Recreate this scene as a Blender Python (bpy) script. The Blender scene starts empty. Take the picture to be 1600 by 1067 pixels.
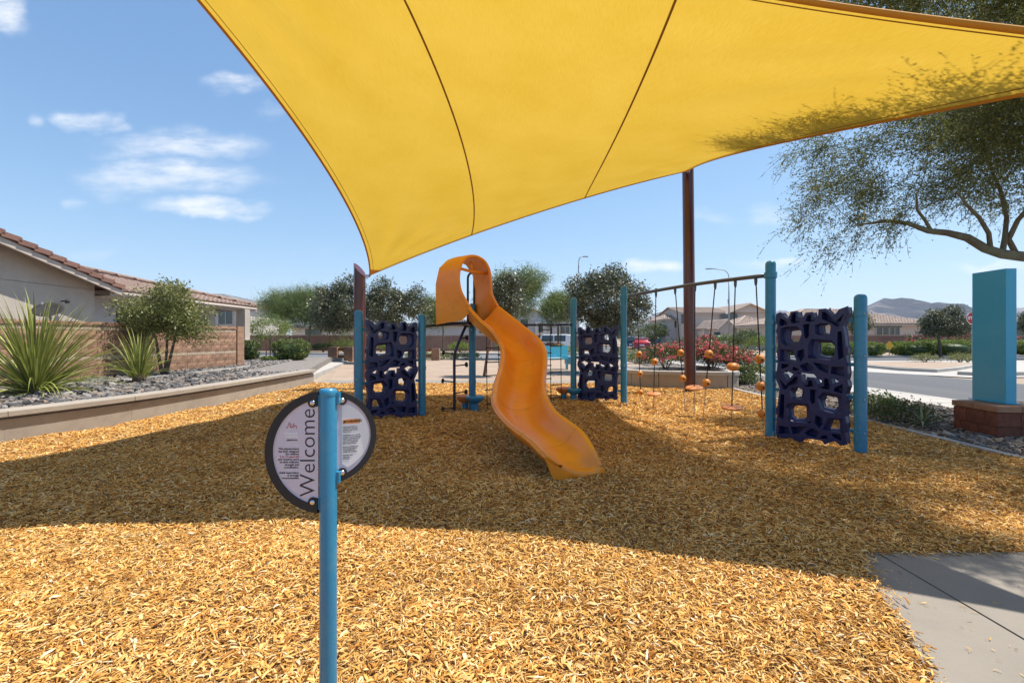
import bpy, math, random
import numpy as np
from mathutils import Vector, Matrix
R = math.radians
SC = bpy.context.scene
COL = SC.collection

# ------------------------------------------------------------------ camera, sky, sun, exposure
F, CZ, HY = 740.0, 1.3, 528.0
cam = bpy.data.cameras.new('camera'); cam_o = bpy.data.objects.new('camera', cam); COL.objects.link(cam_o)
cam.sensor_width = 36.0; cam.lens = 36.0 * F / 1600.0
cam.shift_y = -(533.5 - HY) / 1600.0
cam.clip_start = 0.05; cam.clip_end = 20000
cam_o.location = (0, 0, CZ); cam_o.rotation_euler = (R(90), 0, 0)
SC.camera = cam_o

SUNV = Vector((0.44, 0.125, 1.0)).normalized()
ELEV = math.asin(SUNV.z); AZ = math.atan2(SUNV.x, SUNV.y)
sun = bpy.data.lights.new('sun', 'SUN'); sun.energy = 3.35; sun.angle = R(0.53); sun.color = (1.0, 0.94, 0.85)
sun_o = bpy.data.objects.new('sun', sun); COL.objects.link(sun_o)
sun_o.rotation_euler = SUNV.to_track_quat('Z', 'Y').to_euler(); sun_o.location = (5, 2, 14)

W = bpy.data.worlds.new('World'); SC.world = W; W.use_nodes = True
wn, wl = W.node_tree.nodes, W.node_tree.links
wn.clear()
w_out = wn.new('ShaderNodeOutputWorld'); w_bg = wn.new('ShaderNodeBackground'); w_sky = wn.new('ShaderNodeTexSky')
w_sky.sky_type = 'NISHITA'; w_sky.sun_disc = False; w_sky.sun_elevation = ELEV; w_sky.sun_rotation = AZ
w_sky.air_density = 1.0; w_sky.dust_density = 0.6; w_sky.ozone_density = 2.2; w_sky.altitude = 350
w_bg.inputs['Strength'].default_value = 0.15
def wmath(op, a, b=None, clamp=False):
    n = wn.new('ShaderNodeMath'); n.operation = op; n.use_clamp = clamp
    for i, v in enumerate((a, b)):
        if v is None: continue
        if isinstance(v, (int, float)): n.inputs[i].default_value = v
        else: wl.new(v, n.inputs[i])
    return n.outputs[0]
w_tc = wn.new('ShaderNodeTexCoord'); w_sep = wn.new('ShaderNodeSeparateXYZ'); wl.new(w_tc.outputs['Generated'], w_sep.inputs[0])
# fair-weather clouds: soft bodies at fixed compass bearings and heights, torn by noise
yy = wmath('MAXIMUM', w_sep.outputs['Y'], 0.02)
uu = wmath('DIVIDE', w_sep.outputs['X'], yy); vv = wmath('DIVIDE', w_sep.outputs['Z'], yy)
w_cmb = wn.new('ShaderNodeCombineXYZ'); wl.new(uu, w_cmb.inputs[0]); wl.new(vv, w_cmb.inputs[1])
w_map = wn.new('ShaderNodeVectorMath'); w_map.operation = 'MULTIPLY'; wl.new(w_cmb.outputs[0], w_map.inputs[0]); w_map.inputs[1].default_value = (4.0, 13.0, 1)
w_ns = wn.new('ShaderNodeTexNoise'); w_ns.inputs['Scale'].default_value = 2.4; w_ns.inputs['Detail'].default_value = 8; w_ns.inputs['Roughness'].default_value = 0.62
wl.new(w_map.outputs[0], w_ns.inputs['Vector'])
acc = None
w_wn = wn.new('ShaderNodeTexNoise'); w_wn.inputs['Scale'].default_value = 9; w_wn.inputs['Detail'].default_value = 5; wl.new(w_cmb.outputs[0], w_wn.inputs['Vector'])
w_ws = wn.new('ShaderNodeSeparateColor'); wl.new(w_wn.outputs['Color'], w_ws.inputs[0])
uu = wmath('ADD', uu, wmath('MULTIPLY', wmath('SUBTRACT', w_ws.outputs[0], .5), .16)); vv = wmath('ADD', vv, wmath('MULTIPLY', wmath('SUBTRACT', w_ws.outputs[1], .5), .075))
CLOUDS = [(285, 223, 130, 22, .8), (200, 236, 62, 18, .62), (262, 272, 130, 26, .9), (200, 292, 70, 22, .62), (322, 322, 86, 17, 1.15),
          (138, 188, 40, 16, .85), (172, 198, 30, 8, .6), (60, 190, 24, 13, .6), (112, 320, 18, 12, .6), (372, 132, 48, 15, .8), (425, 172, 22, 12, .5), (10, 10, 36, 32, 1.0),
          (435, 275, 50, 14, .3), (1200, 335, 44, 15, .6), (1105, 338, 36, 11, .5), (1030, 418, 46, 11, .9), (1205, 412, 60, 9, .8), (1560, 418, 60, 9, .9),
          (510, 388, 26, 8, .4), (140, 400, 60, 10, .35), (640, 402, 70, 12, .25)]
for (px, py, rx, ry, am) in CLOUDS:
    a = wmath('MULTIPLY', wmath('SUBTRACT', uu, (px - 800) / F), F / rx)
    b = wmath('MULTIPLY', wmath('SUBTRACT', vv, (HY - py) / F), F / ry)
    d = wmath('ADD', wmath('MULTIPLY', a, a), wmath('MULTIPLY', b, b))
    m = wmath('MULTIPLY', wmath('SUBTRACT', 1.0, wmath('MULTIPLY', d, 0.5), True), am)
    acc = m if acc is None else wmath('MAXIMUM', acc, m)
nz = wmath('MULTIPLY', wmath('SUBTRACT', w_ns.outputs['Fac'], 0.5), 2.6)
cov = wmath('MULTIPLY', wmath('ADD', acc, wmath('MULTIPLY', nz, acc)), 1.0)
w_rmp = wn.new('ShaderNodeMapRange'); w_rmp.interpolation_type = 'SMOOTHSTEP'
w_rmp.inputs['From Min'].default_value = 0.10; w_rmp.inputs['From Max'].default_value = 1.5; w_rmp.inputs['To Max'].default_value = 0.85
wl.new(cov, w_rmp.inputs['Value'])
w_mix = wn.new('ShaderNodeMix'); w_mix.data_type = 'RGBA'
wl.new(w_rmp.outputs['Result'], w_mix.inputs['Factor']); w_mix.inputs['B'].default_value = (3.4, 3.45, 3.55, 1)
def wvec(op, a, b):
    n = wn.new('ShaderNodeVectorMath'); n.operation = op
    for i, v in enumerate((a, b)):
        if isinstance(v, tuple): n.inputs[i].default_value = v
        else: wl.new(v, n.inputs[i])
    return n.outputs[0]
w_soft = wvec('DIVIDE', wvec('MULTIPLY', w_sky.outputs[0], (.58, .77, .95)), wvec('ADD', wvec('MULTIPLY', w_sky.outputs[0], (.07, .12, .14)), (1.0, 1.0, 1.0)))
wl.new(w_soft, w_mix.inputs['A'])
wl.new(w_mix.outputs['Result'], w_bg.inputs['Color']); wl.new(w_bg.outputs[0], w_out.inputs['Surface'])

SC.view_settings.view_transform = 'Standard'; SC.view_settings.look = 'None'; SC.view_settings.gamma = 1.0
SC.view_settings.use_curve_mapping = False; SC.view_settings.exposure = 1.1
SC.render.engine = 'CYCLES'
SC.cycles.max_bounces = 6; SC.cycles.transparent_max_bounces = 12
SC.cycles.use_denoising = True
SC.cycles.volume_bounces = 1
HAZE = 0.00008

# ------------------------------------------------------------------ helpers
def at(px, py, Y):      # a point of the place: bearing and height read off the photograph at a measured distance Y
    return Vector(((px - 800) / F * Y, Y, CZ + (HY - py) / F * Y))
def gnd(px, py, z=0.0):
    Y = F * (CZ - z) / (py - HY)
    return Vector(((px - 800) / F * Y, Y, z))

class M:
    def __init__(s): s.v = []; s.f = []
    def add(s, vs, fs):
        b = len(s.v); s.v += [tuple(v) for v in vs]; s.f += [tuple(b + i for i in f) for f in fs]; return s
    def box(s, c, d, rz=0.0, rx=0.0, ry=0.0):
        m = Matrix.Translation(c) @ Matrix.Rotation(rz, 4, 'Z') @ Matrix.Rotation(ry, 4, 'Y') @ Matrix.Rotation(rx, 4, 'X')
        x, y, z = d[0]/2, d[1]/2, d[2]/2
        vs = [m @ Vector(p) for p in ((-x,-y,-z),(x,-y,-z),(x,y,-z),(-x,y,-z),(-x,-y,z),(x,-y,z),(x,y,z),(-x,y,z))]
        return s.add(vs, ((3,2,1,0),(4,5,6,7),(0,1,5,4),(1,2,6,5),(2,3,7,6),(3,0,4,7)))
    def tube(s, pts, r, n=10, cap=True):
        pts = [Vector(p) for p in pts]; k = len(pts); rs = r if isinstance(r, (list, tuple)) else [r]*k
        vs = []; prev = None
        for i, p in enumerate(pts):
            t = (pts[min(i+1, k-1)] - pts[max(i-1, 0)]).normalized()
            if prev is None:
                u = t.cross(Vector((0,0,1)) if abs(t.z) < .9 else Vector((1,0,0))).normalized()
            else:
                u = (prev - t * prev.dot(t)); u = u.normalized() if u.length > 1e-6 else t.orthogonal().normalized()
            prev = u; w = t.cross(u)
            for j in range(n):
                a = 2*math.pi*j/n
                vs.append(p + (u*math.cos(a) + w*math.sin(a)) * rs[i])
        fs = [(i*n+j, i*n+(j+1) % n, (i+1)*n+(j+1) % n, (i+1)*n+j) for i in range(k-1) for j in range(n)]
        if cap: fs += [tuple(range(n))[::-1], tuple((k-1)*n+j for j in range(n))]
        return s.add(vs, fs)
    def lathe(s, prof, c=(0,0,0), n=20, axis=None):
        q = Vector(axis).normalized().to_track_quat('Z', 'Y').to_matrix() if axis else Matrix.Identity(3)
        c = Vector(c); vs = []; k = len(prof)
        for (r, z) in prof:
            for j in range(n):
                a = 2*math.pi*j/n; vs.append(c + q @ Vector((r*math.cos(a), r*math.sin(a), z)))
        fs = [(i*n+j, i*n+(j+1) % n, (i+1)*n+(j+1) % n, (i+1)*n+j) for i in range(k-1) for j in range(n)]
        fs += [tuple(range(n))[::-1], tuple((k-1)*n+j for j in range(n))]
        return s.add(vs, fs)
    def prism(s, poly, z0, z1):
        n = len(poly); vs = [(p[0], p[1], z0) for p in poly] + [(p[0], p[1], z1) for p in poly]
        fs = [tuple(range(n))[::-1], tuple(range(n, 2*n))] + [(i, (i+1) % n, n+(i+1) % n, n+i) for i in range(n)]
        return s.add(vs, fs)
    def strip(s, path, o0, o1, z0, z1):      # a bar of rectangular section that follows a plan path
        P = [Vector((p[0], p[1])) for p in path]; k = len(P); vs = []
        for i, p in enumerate(P):
            t = (P[min(i+1, k-1)] - P[max(i-1, 0)]).normalized(); nn = Vector((t.y, -t.x))
            a = p + nn*o0; b = p + nn*o1
            vs += [(a.x, a.y, z0), (b.x, b.y, z0), (b.x, b.y, z1), (a.x, a.y, z1)]
        fs = [(i*4+j, i*4+(j+1) % 4, i*4+4+(j+1) % 4, i*4+4+j) for i in range(k-1) for j in range(4)] + [(3,2,1,0), tuple((k-1)*4+j for j in range(4))]
        return s.add(vs, fs)
    def obj(s, name, mat, parent=None, smooth=False, loc=None):
        me = bpy.data.meshes.new(name); me.from_pydata(s.v, [], s.f); me.update()
        return link(name, me, mat, parent, smooth, loc)

def fixn(me):
    import bmesh
    bm = bmesh.new(); bm.from_mesh(me); bmesh.ops.recalc_face_normals(bm, faces=bm.faces); bm.to_mesh(me); bm.free()
def link(name, me, mat, parent=None, smooth=False, loc=None, fix=True):
    if fix and len(me.polygons) < 20000: fixn(me)
    if mat and not me.materials: me.materials.append(mat)
    if smooth is True: me.polygons.foreach_set('use_smooth', [True]*len(me.polygons))
    elif smooth:
        me.polygons.foreach_set('use_smooth', [True]*len(me.polygons)); me.set_sharp_from_angle(angle=R(smooth))
    o = bpy.data.objects.new(name, me); COL.objects.link(o)
    if parent is not None: o.parent = parent
    if loc is not None: o.location = loc
    return o
def tag(o, label=None, cat=None, group=None, kind=None):
    if label: o['label'] = label
    if cat: o['category'] = cat
    if group: o['group'] = group
    if kind: o['kind'] = kind
    return o
def thing(name, label, cat, loc=(0,0,0), rz=0.0, group=None):
    o = bpy.data.objects.new(name, None); COL.objects.link(o); o.location = loc; o.rotation_euler = (0,0,rz)
    o.empty_display_size = .2
    return tag(o, label, cat, group)
def struct(o): o['kind'] = 'structure'; return o
def stuff(o): o['kind'] = 'stuff'; return o
KIDS = {}
def copy_tree(o, loc=None, rz=None, label=None, parent=None):
    c = o.copy(); COL.objects.link(c)
    if parent is not None: c.parent = parent
    if loc is not None: c.location = loc
    if rz is not None: c.rotation_euler = (0,0,rz)
    if label: c['label'] = label
    for ch in list(o.children): copy_tree(ch, parent=c)
    return c
def inst(name, me, parent, loc, rot=(0,0,0), scl=(1,1,1)):
    o = bpy.data.objects.new(name, me); COL.objects.link(o); o.parent = parent
    o.location = loc; o.rotation_euler = rot; o.scale = scl; return o
def mesh(name, m, mat, smooth=False):
    me = bpy.data.meshes.new(name); me.from_pydata(m.v, [], m.f); me.update(); fixn(me); me.materials.append(mat)
    if smooth: me.polygons.foreach_set('use_smooth', [True]*len(me.polygons))
    if smooth and smooth is not True: me.set_sharp_from_angle(angle=R(smooth))
    return me

# ------------------------------------------------------------------ materials
def mat(name, c, rough=.7, c2=None, vs=3.0, bump=0.0, bs=30.0, metal=0.0, spec=.5, rnd=0.0, tone=None, transl=0.0, coat=0.0, c3=None, vs2=40.0, mix2=.35, stretch=None):
    m = bpy.data.materials.new(name); m.use_nodes = True; n, l = m.node_tree.nodes, m.node_tree.links
    b = n['Principled BSDF']; b.inputs['Roughness'].default_value = rough; b.inputs['Metallic'].default_value = metal
    b.inputs['Specular IOR Level'].default_value = spec; b.inputs['Coat Weight'].default_value = coat
    tc = n.new('ShaderNodeTexCoord'); co = tc.outputs['Object']
    if stretch:
        mp = n.new('ShaderNodeMapping'); mp.inputs['Scale'].default_value = stretch; l.new(co, mp.inputs['Vector']); co = mp.outputs[0]
    col = n.new('ShaderNodeRGB'); col.outputs[0].default_value = (*c, 1); out = col.outputs[0]
    def mixc(f, a, bb, bt='MIX'):
        x = n.new('ShaderNodeMix'); x.data_type = 'RGBA'; x.blend_type = bt
        if isinstance(f, float): x.inputs['Factor'].default_value = f
        else: l.new(f, x.inputs['Factor'])
        l.new(a, x.inputs['A'])
        if isinstance(bb, tuple): x.inputs['B'].default_value = (*bb, 1)
        else: l.new(bb, x.inputs['B'])
        return x.outputs['Result']
    def noise(s, d=5, ro=.6):
        t = n.new('ShaderNodeTexNoise'); t.inputs['Scale'].default_value = s; t.inputs['Detail'].default_value = d; t.inputs['Roughness'].default_value = ro
        l.new(co, t.inputs['Vector']); return t.outputs['Fac']
    def ramp(f, a, bb):
        r = n.new('ShaderNodeMapRange'); r.inputs['From Min'].default_value = a; r.inputs['From Max'].default_value = bb; l.new(f, r.inputs['Value']); return r.outputs['Result']
    if c2: out = mixc(ramp(noise(vs), .38, .64), out, c2)
    if c3:
        mm = n.new('ShaderNodeMath'); mm.operation = 'MULTIPLY'; mm.inputs[1].default_value = mix2; l.new(ramp(noise(vs2), .5, .72), mm.inputs[0]); out = mixc(mm.outputs[0], out, c3)
    if tone:
        at_ = n.new('ShaderNodeAttribute'); at_.attribute_name = 'tone'
        out = mixc(at_.outputs['Fac'], out, tone)
    if rnd:
        oi = n.new('ShaderNodeObjectInfo'); h = n.new('ShaderNodeHueSaturation'); l.new(out, h.inputs['Color'])
        r = n.new('ShaderNodeMapRange'); r.inputs['To Min'].default_value = 1 - rnd; r.inputs['To Max'].default_value = 1 + rnd; l.new(oi.outputs['Random'], r.inputs['Value'])
        l.new(r.outputs['Result'], h.inputs['Value']); out = h.outputs[0]
    l.new(out, b.inputs['Base Color'])
    if bump:
        bp = n.new('ShaderNodeBump'); bp.inputs['Strength'].default_value = bump; bp.inputs['Distance'].default_value = .02
        l.new(noise(bs, 6, .65), bp.inputs['Height']); l.new(bp.outputs[0], b.inputs['Normal'])
    if transl:
        t = n.new('ShaderNodeBsdfTranslucent'); l.new(out, t.inputs['Color']); ms = n.new('ShaderNodeMixShader'); ms.inputs[0].default_value = transl
        l.new(b.outputs[0], ms.inputs[1]); l.new(t.outputs[0], ms.inputs[2]); l.new(ms.outputs[0], n['Material Output'].inputs['Surface'])
    return m

def rampmat(name, stops, rough=.8, bump=.0, bs=60, spec=.3, var=.0, patch=.0):      # each instance takes its own colour from a ramp
    m = mat(name, stops[0][1], rough, bump=bump, bs=bs, spec=spec); n, l = m.node_tree.nodes, m.node_tree.links
    oi = n.new('ShaderNodeObjectInfo'); cr = n.new('ShaderNodeValToRGB'); l.new(oi.outputs['Random'], cr.inputs[0])
    e = cr.color_ramp.elements
    e[0].position, e[0].color = stops[0][0], (*stops[0][1], 1); e[1].position, e[1].color = stops[-1][0], (*stops[-1][1], 1)
    for p, c in stops[1:-1]: x = e.new(p); x.color = (*c, 1)
    src = cr.outputs[0]
    if var:
        tc = n.new('ShaderNodeTexCoord'); t = n.new('ShaderNodeTexNoise'); t.inputs['Scale'].default_value = bs; l.new(tc.outputs['Object'], t.inputs['Vector'])
        h = n.new('ShaderNodeHueSaturation'); r = n.new('ShaderNodeMapRange'); r.inputs['To Min'].default_value = 1-var; r.inputs['To Max'].default_value = 1+var
        l.new(t.outputs['Fac'], r.inputs['Value']); l.new(r.outputs['Result'], h.inputs['Value']); l.new(src, h.inputs['Color']); src = h.outputs[0]
    if patch:      # dust and damp patches that lie across many pieces
        ge = n.new('ShaderNodeNewGeometry'); t = n.new('ShaderNodeTexNoise'); t.inputs['Scale'].default_value = .9; t.inputs['Detail'].default_value = 6; t.inputs['Roughness'].default_value = .7; l.new(ge.outputs['Position'], t.inputs['Vector'])
        h = n.new('ShaderNodeHueSaturation'); r = n.new('ShaderNodeMapRange'); r.inputs['From Min'].default_value = .3; r.inputs['From Max'].default_value = .7; r.inputs['To Min'].default_value = 1-patch; r.inputs['To Max'].default_value = 1+patch*.6
        l.new(t.outputs['Fac'], r.inputs['Value']); l.new(r.outputs['Result'], h.inputs['Value']); l.new(src, h.inputs['Color']); src = h.outputs[0]
    l.new(src, n['Principled BSDF'].inputs['Base Color']); return m

MT = {}
MT['teal'] = mat('teal_powder_coat', (.016,.185,.345), .36, c2=(.02,.215,.37), vs=4, coat=.25, c3=(.09,.26,.33), vs2=17, mix2=.4, bump=.04, bs=40)
MT['teal_panel'] = mat('teal_sheet_metal', (.035,.37,.56), .35, c2=(.05,.39,.56), vs=1.6, coat=.2)
MT['navy'] = mat('navy_moulded_plastic', (.012,.019,.095), .36, c2=(.017,.026,.115), vs=6, bump=.12, bs=90, c3=(.07,.055,.05), vs2=14, mix2=.2)
MT['navy_metal'] = mat('navy_powder_coat', (.008,.010,.035), .38, coat=.2)
MT['black'] = mat('black_metal', (.018,.018,.02), .45)
MT['rubber'] = mat('black_rubber', (.02,.02,.022), .7)
MT['rope'] = mat('black_rope', (.025,.025,.03), .8, bump=.4, bs=200)
MT['chain'] = mat('galvanised_chain', (.32,.32,.33), .45, metal=.7)
MT['orange'] = mat('orange_moulded_plastic', (.86,.27,.014), .36, c2=(.90,.33,.022), vs=1.3, c3=(.48,.17,.02), vs2=5, mix2=.3, bump=.03, bs=160, coat=.1)
MT['orange_ball'] = mat('orange_ball_plastic', (.68,.27,.03), .5, c2=(.6,.2,.03), vs=9, bump=.1, bs=60)
MT['orange_pod'] = mat('faded_orange_pod', (.62,.24,.07), .55, c2=(.5,.16,.04), vs=8)
MT['beam'] = mat('slate_grey_beam', (.07,.08,.10), .4, coat=.2)
MT['maroon'] = mat('maroon_gloss_steel', (.10,.022,.014), .3, c2=(.07,.014,.012), vs=2, coat=.4)
MT['steel'] = mat('stainless_steel', (.6,.6,.62), .25, metal=1)
MT['sign_face'] = mat('lavender_sign_face', (.58,.54,.62), .5)
MT['sign_label'] = mat('white_label', (.76,.76,.76), .5)
MT['sign_black'] = mat('black_print', (.012,.012,.015), .6)
MT['sign_white'] = mat('white_print', (.85,.85,.85), .6)
MT['sign_red'] = mat('red_print', (.45,.03,.05), .6)
MT['sign_orange'] = mat('orange_print', (.8,.3,.06), .6)
MT['concrete'] = mat('pale_concrete', (.375,.325,.265), .85, c2=(.32,.275,.225), vs=1.1, bump=.15, bs=120, c3=(.24,.20,.16), vs2=5, mix2=.45)
MT['walk'] = mat('sidewalk_concrete', (.270,.240,.200), .9, c2=(.232,.206,.172), vs=.9, bump=.25, bs=160, c3=(.20,.175,.15), vs2=5, mix2=.4)
MT['kerb'] = mat('white_kerb_concrete', (.43,.40,.36), .85, c2=(.37,.345,.31), vs=2, bump=.1)
MT['asphalt'] = mat('grey_asphalt', (.092,.093,.098), .9, c2=(.112,.111,.112), vs=.35, bump=.3, bs=60, c3=(.055,.055,.057), vs2=1.2, mix2=.3, stretch=(3.0,.12,1))
MT['asphalt2'] = mat('worn_cross_street', (.13,.135,.145), .9, c2=(.16,.16,.165), vs=.5)
MT['desert'] = mat('desert_soil', (.30,.225,.16), .95, c2=(.36,.28,.20), vs=.5, bump=.4, bs=30, c3=(.2,.15,.11), vs2=12)
MT['plaza'] = mat('tan_granite_fines', (.32,.235,.17), .95, c2=(.38,.285,.21), vs=.8, bump=.3, bs=50, c3=(.22,.16,.12), vs2=16, mix2=.3)
MT['chipbase'] = mat('packed_chip_fines', (.34,.17,.055), .95, c2=(.20,.095,.03), vs=30, bump=.8, bs=70, c3=(.5,.30,.12), vs2=60, mix2=.6)
MT['bedsoil'] = mat('stony_bed_soil', (.17,.15,.135), .95, c2=(.25,.22,.19), vs=6, bump=.8, bs=20)
MT['block'] = mat('split_face_block', (.33,.195,.125), .95, c2=(.27,.15,.095), vs=7, bump=1.0, bs=22, rnd=.16)
MT['block_far'] = mat('far_brown_block', (.235,.145,.115), .95, c2=(.19,.115,.095), vs=1.2, bump=.3, bs=6, rnd=.1)
MT['accent'] = mat('tan_accent_block', (.44,.34,.245), .9, c2=(.39,.29,.2), vs=7, bump=.4, bs=50, rnd=.1)
MT['redblock'] = mat('red_split_block', (.21,.075,.045), .95, c2=(.15,.05,.03), vs=9, bump=1.0, bs=26, rnd=.14)
MT['cap'] = mat('tan_cap_block', (.36,.20,.12), .9, c2=(.3,.16,.09), vs=9, bump=.4, bs=50, rnd=.08)
MT['stucco'] = mat('beige_stucco', (.50,.44,.37), .95, c2=(.45,.39,.33), vs=2.2, bump=.55, bs=28)
MT['stucco_grey'] = mat('grey_stucco', (.44,.43,.445), .95, c2=(.47,.46,.465), vs=1)
MT['stucco_pale'] = mat('pale_stucco', (.58,.54,.50), .95, c2=(.54,.50,.46), vs=1)
MT['stucco_rose'] = mat('rose_beige_stucco', (.56,.49,.435), .95, c2=(.52,.45,.40), vs=1)
MT['trim'] = mat('pale_trim', (.55,.49,.42), .8)
MT['fascia'] = mat('cream_fascia', (.50,.43,.37), .8)
MT['tile'] = mat('clay_roof_tile', (.32,.225,.175), .85, c2=(.25,.16,.13), vs=3, bump=.2, c3=(.42,.33,.27), vs2=9, mix2=.5, rnd=.14)
MT['tile_tan'] = mat('tan_roof_tile', (.42,.335,.27), .85, c2=(.34,.25,.2), vs=1.5, c3=(.25,.16,.13), vs2=4, mix2=.5)
MT['tile_red'] = mat('brown_edge_tile', (.25,.135,.10), .85, c2=(.2,.1,.08), vs=5, bump=.2, rnd=.18)
MT['tile_grey'] = mat('grey_roof_tile', (.26,.26,.265), .85, c2=(.2,.2,.205), vs=2)
MT['glass'] = mat('dark_window_glass', (.045,.065,.07), .08, spec=.8)
MT['slate_trim'] = mat('slate_window_trim', (.13,.17,.19), .7)
MT['wood'] = mat('brown_timber_rail', (.24,.10,.045), .7, c2=(.18,.07,.03), vs=9)
MT['stone'] = rampmat('slate_bed_stone', [(0,(.05,.05,.053)),(.22,(.11,.107,.108)),(.48,(.19,.178,.17)),(.68,(.28,.22,.17)),(.84,(.12,.12,.125)),(1,(.38,.345,.31))], .75, bump=.5, bs=18, var=.35)
MT['gravel'] = rampmat('tan_gravel', [(0,(.10,.08,.065)),(.4,(.20,.155,.12)),(.75,(.28,.22,.17)),(1,(.36,.31,.26))], .9)
MT['chip'] = rampmat('wood_chip', [(0,(.16,.06,.018)),(.13,(.40,.17,.04)),(.30,(.60,.295,.07)),(.55,(.73,.42,.122)),(.80,(.80,.52,.19)),(.95,(.82,.58,.27)),(1,(.82,.69,.48))], .95, var=.30, bs=90, spec=.03, patch=.26)
MT['bark'] = mat('grey_brown_bark', (.13,.095,.07), .9, c2=(.09,.065,.05), vs=8, bump=.6, bs=40)
MT['bark_green'] = mat('green_bark', (.17,.17,.10), .8, c2=(.13,.10,.065), vs=5, bump=.4, bs=30)
MT['bark_orange'] = mat('rust_brown_bark', (.26,.13,.07), .9, c2=(.17,.09,.055), vs=9, bump=.5, bs=40)
MT['leaf_dark'] = mat('dark_glossy_leaf', (.022,.036,.016), .42, tone=(.22,.225,.12), transl=.18, spec=.7)  # pale tone paints light glints into the colour of scattered leaves
MT['leaf_mid'] = mat('mid_green_leaf', (.055,.085,.022), .5, tone=(.14,.17,.05), transl=.3)
MT['leaf_olive'] = mat('olive_leaf', (.09,.115,.03), .5, tone=(.30,.30,.09), transl=.3)
MT['leaf_bright'] = mat('bright_green_leaf', (.09,.15,.02), .5, tone=(.24,.29,.05), transl=.35)
MT['leaf_fern'] = mat('feathery_leaf', (.095,.11,.032), .55, tone=(.27,.28,.085), transl=.45)
MT['leaf_pale'] = mat('pale_wispy_leaf', (.10,.145,.04), .6, tone=(.28,.32,.10), transl=.35)
MT['leaf_hedge'] = mat('hedge_leaf', (.05,.09,.02), .5, tone=(.22,.26,.06), transl=.2)
MT['yucca'] = mat('yucca_blade', (.16,.20,.045), .45, c2=(.38,.39,.09), vs=1.6, rnd=.45, transl=.2)
MT['agave'] = mat('agave_blade', (.16,.19,.10), .5, c2=(.25,.26,.14), vs=8, rnd=.2)
MT['bloom'] = mat('pink_blossom', (.62,.09,.14), .6, tone=(.85,.28,.26), transl=.35)
MT['bloom_m'] = mat('magenta_blossom', (.50,.05,.18), .6, tone=(.7,.16,.3), transl=.35)
MT['bloom_y'] = mat('yellow_blossom', (.8,.5,.04), .6, tone=(.85,.6,.1), transl=.35)
MT['rock_far'] = mat('desert_mountain', (.22,.165,.15), 1.0, c2=(.17,.13,.12), vs=.012, c3=(.27,.21,.19), vs2=.03, mix2=.5)
MT['car_red'] = mat('red_car_paint', (.42,.015,.02), .25, coat=.6)
MT['car_white'] = mat('white_car_paint', (.75,.75,.76), .25, coat=.6)
MT['car_dark'] = mat('dark_car_paint', (.03,.035,.05), .25, coat=.6)
MT['car_blue'] = mat('blue_car_paint', (.06,.09,.17), .25, coat=.6)
MT['lens_red'] = mat('red_tail_lens', (.5,.01,.01), .2)
MT['sign_yellow'] = mat('yellow_sign', (.85,.45,.02), .5)
MT['stop_red'] = mat('stop_sign_red', (.40,.015,.02), .5)
MT['pole_grey'] = mat('galvanised_pole', (.36,.37,.38), .5, metal=.3)
MT['dish'] = mat('dark_dish', (.022,.020,.020), .8)
MT['bench_teal'] = mat('bright_teal_coat', (.03,.36,.52), .4, coat=.2)

# the sail: woven shade cloth that lets sun through
def sail_mat():
    m = bpy.data.materials.new('yellow_shade_cloth'); m.use_nodes = True; n, l = m.node_tree.nodes, m.node_tree.links
    n.remove(n['Principled BSDF'])
    tc = n.new('ShaderNodeTexCoord'); mp = n.new('ShaderNodeMapping'); mp.inputs['Scale'].default_value = (1,1,1); l.new(tc.outputs['UV'], mp.inputs['Vector'])
    t = n.new('ShaderNodeTexNoise'); t.inputs['Scale'].default_value = 9; t.inputs['Detail'].default_value = 7; l.new(mp.outputs[0], t.inputs['Vector'])
    mp2 = n.new('ShaderNodeMapping'); mp2.inputs['Scale'].default_value = (900, 60, 1); l.new(tc.outputs['UV'], mp2.inputs['Vector'])
    t2 = n.new('ShaderNodeTexNoise'); t2.inputs['Scale'].default_value = 1; t2.inputs['Detail'].default_value = 3; l.new(mp2.outputs[0], t2.inputs['Vector'])
    ad = n.new('ShaderNodeMath'); ad.operation = 'ADD'; l.new(t.outputs['Fac'], ad.inputs[0]); l.new(t2.outputs['Fac'], ad.inputs[1])
    mr = n.new('ShaderNodeMapRange'); mr.inputs['From Min'].default_value = .7; mr.inputs['From Max'].default_value = 1.3; l.new(ad.outputs[0], mr.inputs['Value'])
    cr = n.new('ShaderNodeValToRGB'); l.new(mr.outputs['Result'], cr.inputs[0])
    cr.color_ramp.elements[0].color = (.58,.365,.034,1); cr.color_ramp.elements[1].color = (.65,.43,.060,1)
    d = n.new('ShaderNodeBsdfDiffuse'); s = n.new('ShaderNodeBsdfTranslucent'); l.new(cr.outputs[0], d.inputs[0]); l.new(cr.outputs[0], s.inputs[0])
    bp = n.new('ShaderNodeBump'); bp.inputs['Strength'].default_value = .3; bp.inputs['Distance'].default_value = .02; l.new(ad.outputs[0], bp.inputs['Height'])
    l.new(bp.outputs[0], d.inputs['Normal'])
    x = n.new('ShaderNodeMixShader'); x.inputs[0].default_value = .5; l.new(d.outputs[0], x.inputs[1]); l.new(s.outputs[0], x.inputs[2])
    l.new(x.outputs[0], n['Material Output'].inputs['Surface']); return m
MT['sail'] = sail_mat()
MT['hem'] = mat('ochre_hem', (.60,.27,.02), .8, transl=.25)
MT['seam'] = mat('brown_seam', (.34,.17,.02), .8, transl=.2)

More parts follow.
